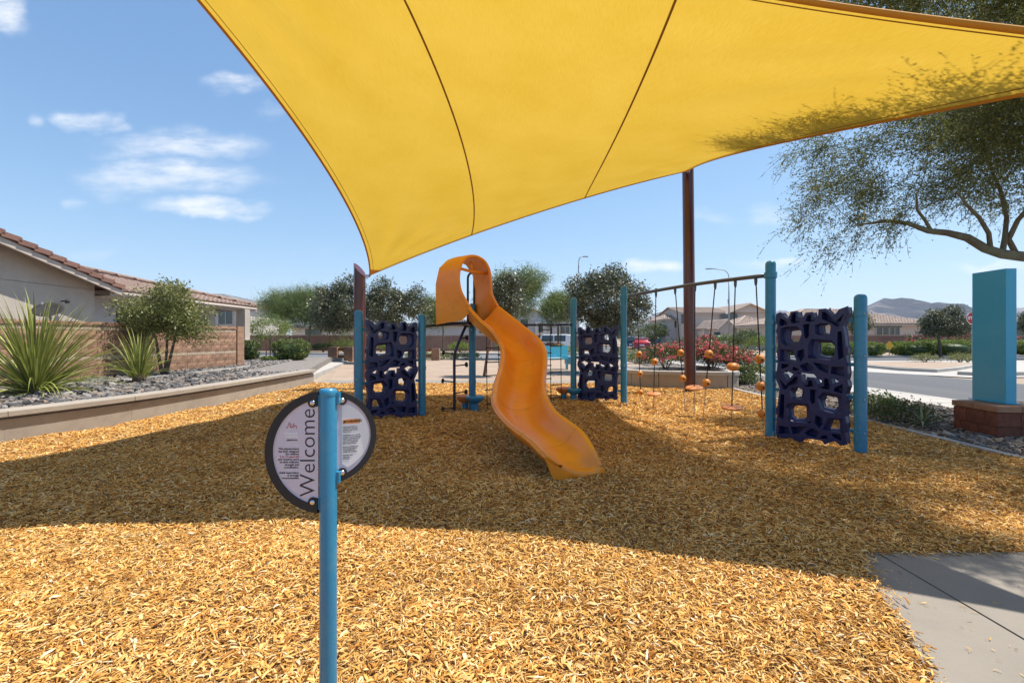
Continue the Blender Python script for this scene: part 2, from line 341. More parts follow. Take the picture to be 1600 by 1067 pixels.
# ------------------------------------------------------------------ scatter of pieces nobody could count
def scatter(name, pts, rots, scl, protos, base_mat, parent=None):
    n = len(pts); me = bpy.data.meshes.new(name); me.vertices.add(n); me.vertices.foreach_set('co', np.asarray(pts, dtype=np.float32).ravel())
    a = me.attributes.new('rot', 'FLOAT_VECTOR', 'POINT'); a.data.foreach_set('vector', np.asarray(rots, dtype=np.float32).ravel())
    a = me.attributes.new('scl', 'FLOAT_VECTOR', 'POINT'); a.data.foreach_set('vector', np.asarray(scl, dtype=np.float32).ravel())
    a = me.attributes.new('idx', 'INT', 'POINT'); a.data.foreach_set('value', np.random.RandomState(3).randint(0, len(protos), n).astype(np.int32))
    me.update()
    o = bpy.data.objects.new(name, me); COL.objects.link(o)
    if parent is not None: o.parent = parent
    pc = bpy.data.collections.new(name + '_shapes')
    for p in protos: pc.objects.link(bpy.data.objects.new(name + '_shape', p))
    g = bpy.data.node_groups.new(name + '_scatter', 'GeometryNodeTree')
    g.interface.new_socket('Geometry', in_out='INPUT', socket_type='NodeSocketGeometry'); g.interface.new_socket('Geometry', in_out='OUTPUT', socket_type='NodeSocketGeometry')
    N, L = g.nodes, g.links
    gi = N.new('NodeGroupInput'); go = N.new('NodeGroupOutput'); ci = N.new('GeometryNodeCollectionInfo'); ip = N.new('GeometryNodeInstanceOnPoints')
    ci.inputs['Collection'].default_value = pc; ci.inputs['Separate Children'].default_value = True; ci.inputs['Reset Children'].default_value = True
    def na(nm, dt):
        x = N.new('GeometryNodeInputNamedAttribute'); x.data_type = dt; x.inputs['Name'].default_value = nm
        return [s for s in x.outputs if s.enabled and s.name == 'Attribute'][0]
    e2r = N.new('FunctionNodeEulerToRotation'); L.new(na('rot', 'FLOAT_VECTOR'), e2r.inputs[0])
    L.new(gi.outputs[0], ip.inputs['Points']); L.new(ci.outputs[0], ip.inputs['Instance']); ip.inputs['Pick Instance'].default_value = True
    L.new(na('idx', 'INT'), ip.inputs['Instance Index']); L.new(e2r.outputs[0], ip.inputs['Rotation']); L.new(na('scl', 'FLOAT_VECTOR'), ip.inputs['Scale'])
    L.new(ip.outputs[0], go.inputs[0])
    md = o.modifiers.new('scatter', 'NODES'); md.node_group = g
    return stuff(o)

def inside(poly, x, y):      # vectorised point in polygon
    x = np.asarray(x); y = np.asarray(y); r = np.zeros(len(x), bool); n = len(poly)
    for i in range(n):
        x0, y0 = poly[i][0], poly[i][1]; x1, y1 = poly[(i+1) % n][0], poly[(i+1) % n][1]
        c = ((y0 > y) != (y1 > y)); r ^= c & (x < (x1-x0)*(y-y0)/((y1-y0) if y1 != y0 else 1e-9) + x0)
    return r

# ------------------------------------------------------------------ foliage
def leaf_mesh(name, C, D, Nn, Lh, Wd, matn, tone, seed=0):
    """C centres, D long axes, Nn side axes, Lh half-lengths, Wd half-widths (numpy) -> diamond leaves with a face attribute 'tone'."""
    n = len(C); V = np.empty((n, 4, 3), np.float32)
    V[:,0] = C - D*Lh[:,None]; V[:,1] = C + Nn*Wd[:,None] + D*Lh[:,None]*.15; V[:,2] = C + D*Lh[:,None]; V[:,3] = C - Nn*Wd[:,None] + D*Lh[:,None]*.15
    me = bpy.data.meshes.new(name); me.vertices.add(4*n); me.vertices.foreach_set('co', V.ravel())
    me.loops.add(4*n); me.loops.foreach_set('vertex_index', np.arange(4*n, dtype=np.int32))
    me.polygons.add(n); me.polygons.foreach_set('loop_start', np.arange(0, 4*n, 4, dtype=np.int32)); me.update(calc_edges=True)
    a = me.attributes.new('tone', 'FLOAT', 'FACE'); a.data.foreach_set('value', np.asarray(tone, dtype=np.float32))
    me.materials.append(MT[matn]); return me
def unit(a): return a / np.maximum(np.linalg.norm(a, axis=1, keepdims=True), 1e-9)

def crown_centres(ells, n, rs, shell=.55):
    out = []; vol = np.array([e[3]*e[4]*e[5] for e in ells]); vol = vol/vol.sum()
    for e, k in zip(ells, np.maximum(1, np.round(vol*n)).astype(int)):
        d = unit(rs.randn(k, 3)); r = (shell + (1-shell)*rs.rand(k))**.8 * (.82 + .3*rs.rand(k))
        out.append(np.array(e[:3]) + d*r[:,None]*np.array(e[3:]))
    return np.vstack(out)

def foliage(name, centres, per, cr, size, matn, parent, seed, droop=0.0, aspect=.45, dirv=None, frac=None, tone_z=.4):
    rs = np.random.RandomState(seed); k = len(centres); n = k*per
    ci = np.repeat(np.arange(k), per); off = rs.randn(n, 3)*cr*np.array([1,1,.8])
    C = centres[ci] + off
    D = unit(rs.randn(n, 3) + off/cr*.5 + np.array([0,0,-droop])); S = unit(np.cross(D, rs.randn(n, 3)))
    sz = size*(.6 + .8*rs.rand(n))
    tone = np.clip(rs.rand(n)*.65 + rs.rand(k)[ci]*.5 - .1, 0, 1)
    me = leaf_mesh(name, C, D, S, sz, sz*aspect, matn, tone)
    return link(name, me, None, parent, fix=False)

def sprays(name, centres, per, length, matn, parent, seed, droop=.8, leaflets=6, lw=.010, ll=.022, out_from=None, stems=True, clump=.16):
    """feathery desert foliage: thin hanging twigs carrying rows of tiny leaflets"""
    rs = np.random.RandomState(seed); k = len(centres); n = k*per; ci = np.repeat(np.arange(k), per)
    o = centres[ci] + rs.randn(n, 3)*clump
    d = rs.randn(n, 3)*.75
    if out_from is not None: d += unit(centres[ci] - out_from)*.9
    d[:,2] -= droop*rs.rand(n); d = unit(d); Ln = length*(.5 + rs.rand(n))
    ts = np.tile(np.linspace(.12, 1, leaflets), n); ti = np.repeat(np.arange(n), leaflets)
    g = np.array([0,0,-1.0])
    P = o[ti] + d[ti]*(Ln[ti]*ts)[:,None] + g*(Ln[ti]*ts*ts*.35*droop)[:,None]
    m = len(P); side = unit(np.cross(d[ti], rs.randn(m, 3))); Dl = unit(side + d[ti]*.9*rs.rand(m)[:,None] + rs.randn(m, 3)*.3)
    S = unit(np.cross(Dl, rs.randn(m, 3))); sz = ll*(.6+.8*rs.rand(m))
    tone = np.clip(rs.rand(m)*.5 + rs.rand(k)[ci][ti]*.6 - .1, 0, 1)
    C2 = P + Dl*sz[:,None]; L2 = sz; W2 = np.full(m, lw)*(.7+.6*rs.rand(m))
    if stems:
        pt = lambda t: o + d*(Ln*t)[:,None] + g*(Ln*t*t*.35*droop)[:,None]
        for ta, tb in ((0,.36),(.33,.69),(.66,1.0)):
            pa_, pb_ = pt(ta), pt(tb); dd = unit(pb_-pa_)
            C2 = np.vstack([C2, (pa_+pb_)/2]); Dl = np.vstack([Dl, dd]); S = np.vstack([S, unit(np.cross(dd, rs.randn(n, 3)))])
            L2 = np.concatenate([L2, np.linalg.norm(pb_-pa_, axis=1)*.5]); W2 = np.concatenate([W2, np.full(n, .0042)]); tone = np.concatenate([tone, np.zeros(n)])
    return link(name, leaf_mesh(name, C2, Dl, S, L2, W2, matn, tone), None, parent, fix=False)

def skeleton(trunks, centres, r_tip, seed, wob=.08, rise=.15, n=5, rfac=.6, maxr=.05):
    """trunks: list of (points, radii). Each crown centre is joined to the nearest branch by a bent, tapered limb."""
    rs = random.Random(seed); m = M(); nodes = []
    for pts, rr in trunks:
        pts = [Vector(p) for p in pts]; fine = []; fr = []
        for i in range(len(pts)-1):
            for j in range(4):
                t = j/4; fine.append(pts[i].lerp(pts[i+1], t)); fr.append(rr[i]*(1-t) + rr[i+1]*t)
        fine.append(pts[-1]); fr.append(rr[-1]); m.tube(fine, fr, 9)
        start = 0 if len(trunks) > 1 and pts is not trunks[0][0] else len(fine)//3
        nodes += [(p, r) for p, r in list(zip(fine, fr))[start:]]
    cs = sorted([Vector(c) for c in centres], key=lambda c: min((c - p).length for p, _ in nodes))
    for c in cs:
        bi = min(nodes, key=lambda q: (c - q[0]).length - q[1]*2 + (0.35*max(0, q[0].z - c.z)))
        p0, r0 = bi; L = (c - p0).length; rb = min(r0*rfac, r_tip + L*.012, maxr); pts = []
        k = 4
        for j in range(k+1):
            t = j/k; q = p0.lerp(c, t); q.z += rise*L*math.sin(math.pi*t)*.5
            if 0 < j < k: q += Vector((rs.uniform(-1,1), rs.uniform(-1,1), rs.uniform(-1,1)))*wob*L*.6
            pts.append(q)
        rads = [rb*(1-t/k) + r_tip*t/k for t in range(k+1)]
        m.tube(pts, rads, n, cap=False); nodes += list(zip(pts[1:], rads[1:]))
    return m

def tree(name, label, base, trunk_top, ells, n_cl, per, cr, leaf, matn, bark, seed, r0=.12, style='leaf', cat='tree', group=None, lean=(0,0), aspect=.45, droop=.2, tips=.008, shell=.5):
    rs = np.random.RandomState(seed); t = thing(name, label, cat, base, group=group); b = Vector(base)
    C = crown_centres([(e[0]-b.x, e[1]-b.y, e[2]-b.z, *e[3:]) for e in ells], n_cl, rs, shell)
    top = Vector(trunk_top) - b
    mid = top*.5 + Vector((lean[0], lean[1], 0))
    sk = skeleton([([(0,0,-.1), mid, top], [r0, r0*.8, r0*.55])], C[::max(1, len(C)//70)], tips, seed)
    sk.obj('trunk', MT[bark], t, True)
    if style == 'leaf': foliage('crown', C, per, cr, leaf, matn, t, seed, droop=droop, aspect=aspect)
    else: sprays('crown', C, per, cr, matn, t, seed, droop=droop, leaflets=6, lw=leaf*.5, ll=leaf*1.25, out_from=top, clump=cr*.28)
    return t
def shrub(name, label, base, rx, ry, h, n_cl, per, leaf, matn, seed, cat='shrub', group=None, shell=.8, aspect=.5, cr=None, stems=True, bloom=None, nb=0):
    rs = np.random.RandomState(seed); t = thing(name, label, cat, base, group=group)
    d = unit(rs.randn(n_cl, 3)); d[:,2] = np.abs(d[:,2])*1.0 - .12; r = (shell + (1-shell)*rs.rand(n_cl))*(.9+.18*rs.rand(n_cl))
    C = d*r[:,None]*np.array([rx, ry, h*.52]); C[:,2] = np.maximum(C[:,2] + h*.42, .04)
    foliage('foliage', C, per, cr or min(rx, h)*.16, leaf, matn, t, seed, aspect=aspect)
    if stems:
        m = M()
        for i in range(7):
            a = i*2.4; m.tube([(0.03*math.cos(a),.03*math.sin(a),-.03), (rx*.25*math.cos(a), ry*.25*math.sin(a), h*.35), (rx*.55*math.cos(a), ry*.55*math.sin(a), h*.7)], [.02,.012,.006], 5)
        m.obj('stem', MT['bark'], t, True)
    if bloom:
        sel = C[rs.choice(len(C), nb)]; sel = sel*1.05
        foliage('blossom', sel, 16, .05 if rx < 3 else .09, bloom[1], bloom[0], t, seed+5, aspect=.8)
    return t

# ------------------------------------------------------------------ the setting: ground, roads, pavements
m = M(); S_ = 5600; m.add([(-S_,-400,-.16),(S_,-400,-.16),(S_,S_,-.16),(-S_,S_,-.16)], [(0,1,2,3)])
struct(m.obj('desert_ground', MT['desert']))
m = M(); m.prism([(-40,-8),(8.05,-8),(8.05,30),(-40,30)], -.3, -.03); struct(m.obj('park_ground', MT['desert']))
m = M(); m.prism([(-5.6,14.4),(7.6,14.4),(7.4,27),(-9.5,27.5),(-8.6,24)], -.1, -.012); struct(m.obj('granite_plaza', MT['plaza']))

WALLP = [(-9.4,-3),(-8.0,1.2),(-7.1,3.7),(-6.35,5.87),(-5.98,7.34),(-5.82,9.0),(-5.78,10.7),(-5.77,13.55)]
def cat_path(P, per=6):
    out = []
    for i in range(len(P)-1):
        p0, p1, p2, p3 = [Vector(P[max(0,min(len(P)-1,j))]) for j in (i-1, i, i+1, i+2)]
        for k in range(per):
            t = k/per
            out.append(.5*((2*p1) + (-p0+p2)*t + (2*p0-5*p1+4*p2-p3)*t*t + (-p0+3*p1-3*p2+p3)*t**3))
    out.append(Vector(P[-1])); return out
WP = cat_path(WALLP)

CONC_EDGE = [(.9,-3),(1.2,0),(1.44,1.3),(1.59,1.78),(1.72,2.05),(1.86,2.38),(2.0,2.68),(2.12,2.86)]
CHIP = [(p.x+.05, p.y) for p in WP] + [(3.2,13.5),(3.15,12.9),(3.6,12.45),(4.4,12.15),(5.55,12.1),(5.57,11.6),(5.50,7.46),(5.40,4.96),(5.36,2.9)] + CONC_EDGE[::-1] + [(.9,-3)]
def chip_h(x, y):
    return .012*np.sin(x*1.7+.4)*np.cos(y*1.3) + .010*np.sin(x*4.1+y*2.3) + .006*np.sin(y*6.3-x*3.1) + .012
# chip bed sheet with gentle hollows
gx = np.arange(-10, 6, .2); gy = np.arange(-3, 14, .2); nx, ny = len(gx), len(gy)
XX, YY = np.meshgrid(gx, gy); inn = inside(CHIP, XX.ravel(), YY.ravel())
vv_ = [(x, y, float(chip_h(x, y))-.012) for x, y in zip(XX.ravel(), YY.ravel())]
ff_ = [(j*nx+i, j*nx+i+1, (j+1)*nx+i+1, (j+1)*nx+i) for j in range(ny-1) for i in range(nx-1)
       if inn[j*nx+i] and inn[j*nx+i+1] and inn[(j+1)*nx+i] and inn[(j+1)*nx+i+1]]
m = M(); m.v = vv_; m.f = ff_; m.prism(CHIP, -.2, -.0175); struct(m.obj('chip_bed_ground', MT['chipbase']))

# wood chips
def chip_shape(seed):
    rs = random.Random(seed); m = M(); k = 4; w = rs.uniform(.09,.24); th = .04; bend = rs.uniform(-.12,.16)
    vs = []
    for i in range(k):
        t = i/(k-1); x = t-.5; ww = w*(.15+.85*math.sin(math.pi*(.10+.78*t)))*rs.uniform(.8,1.1); z = bend*(1-4*x*x); dy = rs.uniform(-.04,.04)
        vs += [(x, -ww/2+dy, z), (x, ww/2+dy, z), (x, ww*.42+dy, z+th), (x, -ww*.42+dy, z+th)]
    fs = [(i*4+j, i*4+(j+1) % 4, i*4+4+(j+1) % 4, i*4+4+j) for i in range(k-1) for j in range(4)] + [(3,2,1,0), (12,13,14,15)]
    m.add(vs, fs); return mesh('wood_chip', m, MT['chip'])
rs = np.random.RandomState(11)
P_, S2 = [], []
for (ya, yb, dens, L) in ((.2,1.4,7000,.034), (1.4,3.2,14500,.030), (3.2,5.2,8200,.034), (5.2,8,3400,.043), (8,13.6,1300,.060)):
    xa, xb = -9.5, 5.6; n = int((yb-ya)*(xb-xa)*dens); x = rs.uniform(xa, xb, n); y = rs.uniform(ya, yb, n)
    jx, jy = rs.randn(n)*.035, rs.randn(n)*.035
    k = inside(CHIP, x+jx, y+jy) & (np.abs(x) < 1.14*y + 1.9); x, y = x[k], y[k]
    P_.append(np.stack([x, y, chip_h(x, y) + rs.rand(len(x))*.012 - .006], 1)); s = L*(.26 + 1.55*rs.rand(len(x))**2.1)
    S2.append(np.stack([s, s*rs.uniform(.7,1.5,len(x)), s*rs.uniform(.8,1.5,len(x))], 1))
# strays on the concrete
x = rs.uniform(1.9, 5.2, 46); y = 2.86 - np.abs(rs.randn(46))*.05; P_.append(np.stack([x, y, np.full(46,.006)], 1)); S2.append(np.full((46,3), .03))
k_ = 110; y = rs.uniform(.9,2.85,k_); x = 1.3 + .29*y + np.abs(rs.randn(k_))**1.6*.16 + .02; P_.append(np.stack([x, y, np.full(k_,.006)], 1)); S2.append(np.repeat((.010 + .018*rs.rand(k_))[:,None], 3, 1))
k_ = 26; x = rs.uniform(1.9,5,k_); y = rs.uniform(1.2,2.8,k_); P_.append(np.stack([x, y, np.full(k_,.006)], 1)); S2.append(np.repeat((.008 + .016*rs.rand(k_))[:,None], 3, 1))
P_ = np.vstack(P_); S2 = np.vstack(S2); n = len(P_)
rot = np.stack([rs.randn(n)*.38, rs.randn(n)*.27, rs.uniform(0, 6.28, n)], 1)
scatter('wood_chips', P_, rot, S2, [chip_shape(i) for i in range(14)], MT['chip'])

# pavements, kerbs and slabs
def slab(parent, poly, z1=0.0, matn='walk', name='slab', z0=-.12):
    m = M(); m.prism(poly, z0, z1); return m.obj(name, MT[matn], parent)
walk = struct(thing('path', None, None)); 
L_ = CONC_EDGE
slab(walk, [(2.205,-3),(2.205,2.87),(2.12,2.862)] + L_[::-1][1:])
slab(walk, [(2.214,-3),(4.4,-3),(4.4,2.875),(2.214,2.87)], .003)
slab(walk, [(4.415,-3),(7.0,-3),(7.0,2.9),(4.415,2.875)])
m = M(); m.box((3.5,0,-.03), (6.4,5.7,.03)); 
# mow kerb between chips and right bed
curbp = cat_path([(5.43,2.95),(5.46,4.96),(5.55,7.46),(5.63,11.9),(5.8,12.2)])
m = M(); m.strip(curbp, -.05, .05, -.1, .025); struct(m.obj('mow_kerb', MT['kerb']))
m = M(); m.prism([(-5.75,13.5),(3.3,13.5),(3.5,14.5),(-5.65,14.5)], -.1, .012); struct(m.obj('plaza_edge_path', MT['walk']))
m = M(); m.strip([(6.95,3.2),(7.2,5.2),(7.1,5.95)], -.05, .05, -.1, .02); struct(m.obj('bed_kerb', MT['kerb']))

side = struct(thing('pavement', None, None))
for i in range(19):
    y0 = 2.0 + i*1.52; slab(side, [(8.15,y0),(9.28,y0),(9.28,y0+1.505),(8.15,y0+1.505)], -.008 + .002*(i % 2), 'kerb', 'slab', -.2)
m = M(); m.prism([(9.29,-6),(9.46,-6),(9.46,30.5),(9.29,30.5)], -.3, -.006); struct(m.obj('kerb', MT['kerb']))
m = M(); m.add([(9.46,-10,-.13),(16.2,-10,-.13),(15.6,31,-.13),(16.5,130,-.13),(9.9,130,-.13),(9.46,31,-.13)], [(0,1,2,3,4,5)]); struct(m.obj('road', MT['asphalt']))
m = M(); m.add([(-90,31.5,-.125),(9.6,31.5,-.125),(9.6,40.5,-.125),(-90,40.5,-.125)], [(0,1,2,3)]); struct(m.obj('cross_road', MT['asphalt2']))
m = M(); m.add([(15.8,29.2,-.122),(70,32,-.122),(70,38,-.122),(15.8,34,-.122)], [(0,1,2,3)]); struct(m.obj('side_road', MT['asphalt']))
m = M(); m.add([(14.8,20.3,-.126),(16.6,17.0,-.126),(70,24,-.126),(70,32,-.126),(15.6,29.5,-.126)], [(0,1,2,3,4)]); struct(m.obj('side_road_apron', MT['kerb']))
for y0, y1, nm in ((30.4,31.5,'near_pavement'), (40.5,41.8,'far_pavement')):
    m = M(); m.prism([(-90,y0),(9.2,y0),(9.2,y1),(-90,y1)], -.3, 0.0); struct(m.obj(nm, MT['kerb']))
m = M(); m.prism([(-90,41.8),(9.0,41.8),(9.0,130),(-90,130)], -.3, -.02); struct(m.obj('far_ground', MT['desert']))
m = M(); m.prism([(15.8,34.5),(90,38.5),(90,130),(17,130)], -.3, -.01); struct(m.obj('corner_ground', MT['plaza']))
m = M(); m.prism([(15.6,33.9),(90,37.9),(90,38.6),(15.6,34.6)], -.3, 0.0); struct(m.obj('corner_kerb', MT['kerb']))
# traffic islands on the far side
def island(name, poly, gm):
    r = struct(thing(name, None, None)); m = M(); m.prism(poly, -.3, .0); m.obj('kerb_ring', MT['kerb'], r)
    c = sum((Vector(p) for p in poly), Vector((0,0)))/len(poly); m = M(); m.prism([c + (Vector(p)-c)*.88 for p in poly], -.1, .012); m.obj('infill', MT[gm], r); return r
island('traffic_island', [(16.9,20.6),(17.6,19.6),(19.6,20.8),(24.5,24.5),(23,26.5),(19.0,26.0),(17.2,23.6)], 'plaza')
island('corner_pavement', [(17.3,18.4),(17.8,17.6),(34,21.5),(34,24),(24,22.0),(18.6,19.5)], 'kerb')

# left raised bed
BED = [(p.x-.12, p.y) for p in WP] + [(-5.9,13.6),(-7.3,18),(-9.0,23.5),(-24,23.5),(-24,-3)]
m = M(); m.prism(BED, -.2, .345); struct(m.obj('raised_bed_ground', MT['bedsoil']))
m = M(); m.add([(-24,23.5,.345),(-9.0,23.5,.345),(-9.6,30,-.02),(-24,30,-.02),(-9.0,23.5,-.1)], [(0,1,2,3),(1,4,2)]); struct(m.obj('bed_slope_ground', MT['bedsoil']))
pth = struct(thing('bed_path', None, None))
pa = [((-7.15,13.1),.385), ((-6.0,14.2),.375)]
A0, B0 = Vector((-7.6,13.3,.365)), Vector((-5.95,13.75,.16)); A1, B1 = Vector((-11.2,28.5,.05)), Vector((-9.2,26.8,.03))
for i in range(8):
    t0, t1 = i/8, (i+.985)/8; a, b, c, d = A0.lerp(A1,t0), B0.lerp(B1,t0), B0.lerp(B1,t1), A0.lerp(A1,t1)
    m = M(); m.add([a,b,c,d]+[p-Vector((0,0,.35)) for p in (a,b,c,d)], [(0,1,2,3),(0,4,5,1),(1,5,6,2),(2,6,7,3),(3,7,4,0)]); m.obj('slab', MT['kerb'], pth)
m = M(); m.strip(cat_path([(-9.4,8.2),(-8.6,10.2),(-8.4,12.2),(-8.5,15.5)]), -.05, .05, .2, .40); struct(m.obj('bed_mow_kerb', MT['kerb']))

# retaining wall: cast panels under a projecting cap
rw = thing('retaining_wall', 'low beige concrete retaining wall curving between the wood chips and the rock bed', 'retaining wall')
step = 6
for i in range(0, len(WP)-1, step):
    seg = WP[i:i+step+1]
    m = M(); m.strip(seg, -.10, .10, -.15, .295); m.obj('wall_panel', MT['concrete'], rw)
    m = M(); m.strip(seg, -.13, .045, .2951, .328); m.obj('cap_bed', MT['concrete'], rw)
    m = M(); m.strip(seg, -.17, .165, .3282, .402); o = m.obj('cap', MT['concrete'], rw)
    b = o.modifiers.new('edge', 'BEVEL'); b.width = .008; b.segments = 2; b.limit_method = 'ANGLE'

# stones in the beds: big ones one by one, the gravel between as one mass
def stone_mesh(seed, flat=.45):
    import bmesh
    rs = random.Random(seed); bm = bmesh.new(); bmesh.ops.create_icosphere(bm, subdivisions=1, radius=.5)
    for v in bm.verts:
        v.co *= rs.uniform(.72, 1.15); v.co.z *= flat; v.co.y *= .72
    me = bpy.data.meshes.new('stone'); bm.to_mesh(me); bm.free(); me.materials.append(MT['stone']); return me
stones = [stone_mesh(i, [.45,.35,.6][i % 3]) for i in range(9)]
def bed_stones(holder, poly, z, n, smin, smax, seed, ylim):
    rs = np.random.RandomState(seed); xs = [p[0] for p in poly]; ys = [p[1] for p in poly]; k = 0; used = []
    while k < n:
        y = ylim[0] + (ylim[1]-ylim[0])*rs.rand()**1.5; x = rs.uniform(min(xs), max(xs))
        if abs(x) > 1.12*y + .3 or not inside(poly, [x], [y])[0]: 
            continue
        s = smin + (smax-smin)*rs.rand()**2
        if any((x-u[0])**2 + (y-u[1])**2 < (.36*(s+u[2]))**2 for u in used[-400:]) and rs.rand() < .9: continue
        used.append((x,y,s)); o = inst('stone', stones[rs.randint(9)], holder, (x, y, z + s*.12), (rs.uniform(-.4,.4), rs.uniform(-.4,.4), rs.uniform(0,6.28)), (s,s,s*rs.uniform(.7,1.2))); k += 1
def bed_gravel(name, poly, z, dens, size, seed, ylim, protos=None, zf=None):
    rs = np.random.RandomState(seed); xs = [p[0] for p in poly]; ys = (max(min(p[1] for p in poly), ylim[0]), min(max(p[1] for p in poly), ylim[1]))
    n = int(dens*(max(xs)-min(xs))*(ys[1]-ys[0])); x = rs.uniform(min(xs), max(xs), n); y = rs.uniform(ys[0], ys[1], n)
    k = inside(poly, x, y) & (np.abs(x) < 1.14*y+2.2); x, y = x[k], y[k]; n = len(x); s = size*(.4+rs.rand(n)**1.4)
    zz = np.full(n, z) if zf is None else zf(x, y)
    scatter(name, np.stack([x, y, zz + s*.1], 1), np.stack([rs.randn(n)*.3, rs.randn(n)*.3, rs.uniform(0,6.28,n)], 1), np.stack([s, s, s*.9], 1), protos or stones, None)
BEDL = [(p.x-.22, p.y) for p in WP if p.y > 3] + [(-6.3,13.2),(-7.7,13.2),(-8.0,15),(-9.5,21),(-10.5,23.3),(-15,23.3),(-10.0,16),(-9.9,9.4),(-10.6,4)]
lb = struct(thing('stone_bed_ground', None, None)); 
bed_stones(lb, BEDL, .36, 290, .09, .21, 5, (5.5, 14))
bed_gravel('bed_stones', BEDL, .35, 130, .115, 6, (4, 23.3))
BEDR = [(5.53,3),(5.53,4.96),(5.62,7.46),(5.72,11.9),(5.9,13),(6.2,20),(6.5,29),(8.1,29),(8.1,3)]
m = M(); m.prism(BEDR, -.2, -.004); struct(m.obj('right_bed_ground', MT['bedsoil']))
rb = struct(thing('right_stone_bed_ground', None, None))
bed_stones(rb, BEDR, 0.0, 230, .08, .18, 15, (4.2, 11))
bed_gravel('right_bed_stones', BEDR, 0.0, 90, .10, 16, (3.5, 28))
gravs = []
for i in range(4):
    me = stones[i].copy(); me.materials.clear(); me.materials.append(MT['gravel']); gravs.append(me)
bed_gravel('right_bed_gravel', BEDR, 0.012, 420, .06, 17, (3.5, 28), gravs)

# ------------------------------------------------------------------ split-face block wall by the left house
bw = thing('block_wall', 'brown split-face block wall with tan bands behind the yuccas', 'block wall')
def block_mesh(w, d, h, matn, seed, amp=.012):
    rs = random.Random(seed); m = M(); nx_, nz_ = 4, 2; vs = []; fs = []
    for j in range(nz_+1):
        for i in range(nx_+1):
            e = (0 < i < nx_) and (0 < j < nz_); vs.append((-d/2*0 + (d/2 + (rs.uniform(0, amp*1.8) if e else rs.uniform(-.2,.3)*amp)), -w/2 + w*i/nx_, -h/2 + h*j/nz_))
    for j in range(nz_):
        for i in range(nx_): a = j*(nx_+1)+i; fs.append((a, a+1, a+nx_+2, a+nx_+1))
    k = len(vs); vs += [(-d/2,-w/2,-h/2),(-d/2,w/2,-h/2),(-d/2,w/2,h/2),(-d/2,-w/2,h/2)]
    b0 = [i for i in range(nx_+1)]; t0 = [nz_*(nx_+1)+i for i in range(nx_+1)]
    fs += [tuple(b0[::-1] + [k, k+1])[::-1], tuple(t0 + [k+2, k+3]), tuple([0, nx_+1, 2*(nx_+1), k+3, k])[::-1], tuple([nx_, nx_*2+1, nx_*3+2, k+2, k+1]), (k, k+3, k+2, k+1)]
    m.add(vs, fs); return mesh('block', m, MT[matn])
wa, wb = Vector((-10.12,8.4)), Vector((-9.5,16.15)); wl_ = (wb-wa).length; wd = (wb-wa).normalized(); wrz = math.atan2(-wd.x, wd.y)
rows = [(.20,'block',.0),(.20,'block',0.0),(.10,'accent',-.006),(.20,'block',0),(.20,'block',0),(.20,'block',0),(.10,'accent',-.006),(.10,'block',.012)]
z = .38; k = 0
for ri, (h, mt, off) in enumerate(rows):
    vars_ = [block_mesh(.392, .2, h-.008, mt, ri*10+i, .012 if mt == 'block' else .003) for i in range(3)]
    x = 0.0; first = bool(ri % 2)
    while x < wl_ - .06:
        w_ = .2 if first else .4; first = False; w_ = min(w_, wl_-x); p = wa + wd*(x+w_/2)
        inst('block', vars_[k % 3], bw, (p.x + off, p.y, z + h/2), (0,0,wrz), (1, w_/.4, 1)); x += w_; k += 1
    z += h
m = M(); m.box(((wa.x+wb.x)/2-.02, (wa.y+wb.y)/2, .30+.66), (.15, wl_-.05, 1.30), wrz); m.obj('mortar', MT['bedsoil'], bw)
m = M()
for i in range(7): m.box((wb.x-.02, wb.y+.22, .40+.2*i), (.30,.40,.192))
m.obj('pilaster', MT['block'], bw)
for i, zz in enumerate((.80+.05,)):
    pass

# ------------------------------------------------------------------ shade sail and its posts
def cub(a, b, c, d, t): return a*(1-t)**3 + b*3*t*(1-t)**2 + c*3*t*t*(1-t) + d*t**3
SL, SP, SR, SN = Vector((-3.6,12,2.89)), Vector((4.22,11.35,5.3)), Vector((3.85,2.5,2.8)), Vector((-4.1,3.2,5.75))
E_far = lambda t: cub(SL, Vector((-1.1,11.25,3.78)), Vector((1.9,10.95,4.68)), SP, t)
E_near = lambda t: cub(SN, Vector((-1.4,4.15,4.95)), Vector((1.5,4.35,4.42)), SR, t)
E_left = lambda t: cub(SL, Vector((-2.75,9.3,3.35)), Vector((-2.55,6.0,4.3)), SN, t)
E_right = lambda t: cub(SP, Vector((3.55,8.6,4.6)), Vector((3.3,5.2,3.55)), SR, t)
def coons(u, v):      # u along far edge, v from far edge to near edge
    a = E_far(u)*(1-v) + E_near(u)*v; b = E_left(v)*(1-u) + E_right(v)*u
    c = (SL*(1-u) + SP*u)*(1-v) + (SN*(1-u) + SR*u)*v
    return a + b - c
sail = thing('shade_sail', 'large yellow shade sail stretched over the playground', 'shade sail')
nu, nv = 72, 60; m = M()
for j in range(nv+1):
    for i in range(nu+1):
        u_, v_ = i/nu, j/nv; p = coons(u_, v_)
        for (cu_, cv_) in ((0,0),(1,0),(1,1),(0,1)):      # tension folds that fan out of the corners
            du, dv = abs(u_-cu_), abs(v_-cv_); r_ = math.hypot(du, dv)
            if 0 < r_ < .42 and 0 < du and 0 < dv: p = p + Vector((0,0,1))*.016*math.sin(math.atan2(dv, du)*15)*math.sin(math.pi*r_/.42)*min(1, 12*du)*min(1, 12*dv)
        m.v.append(tuple(p))
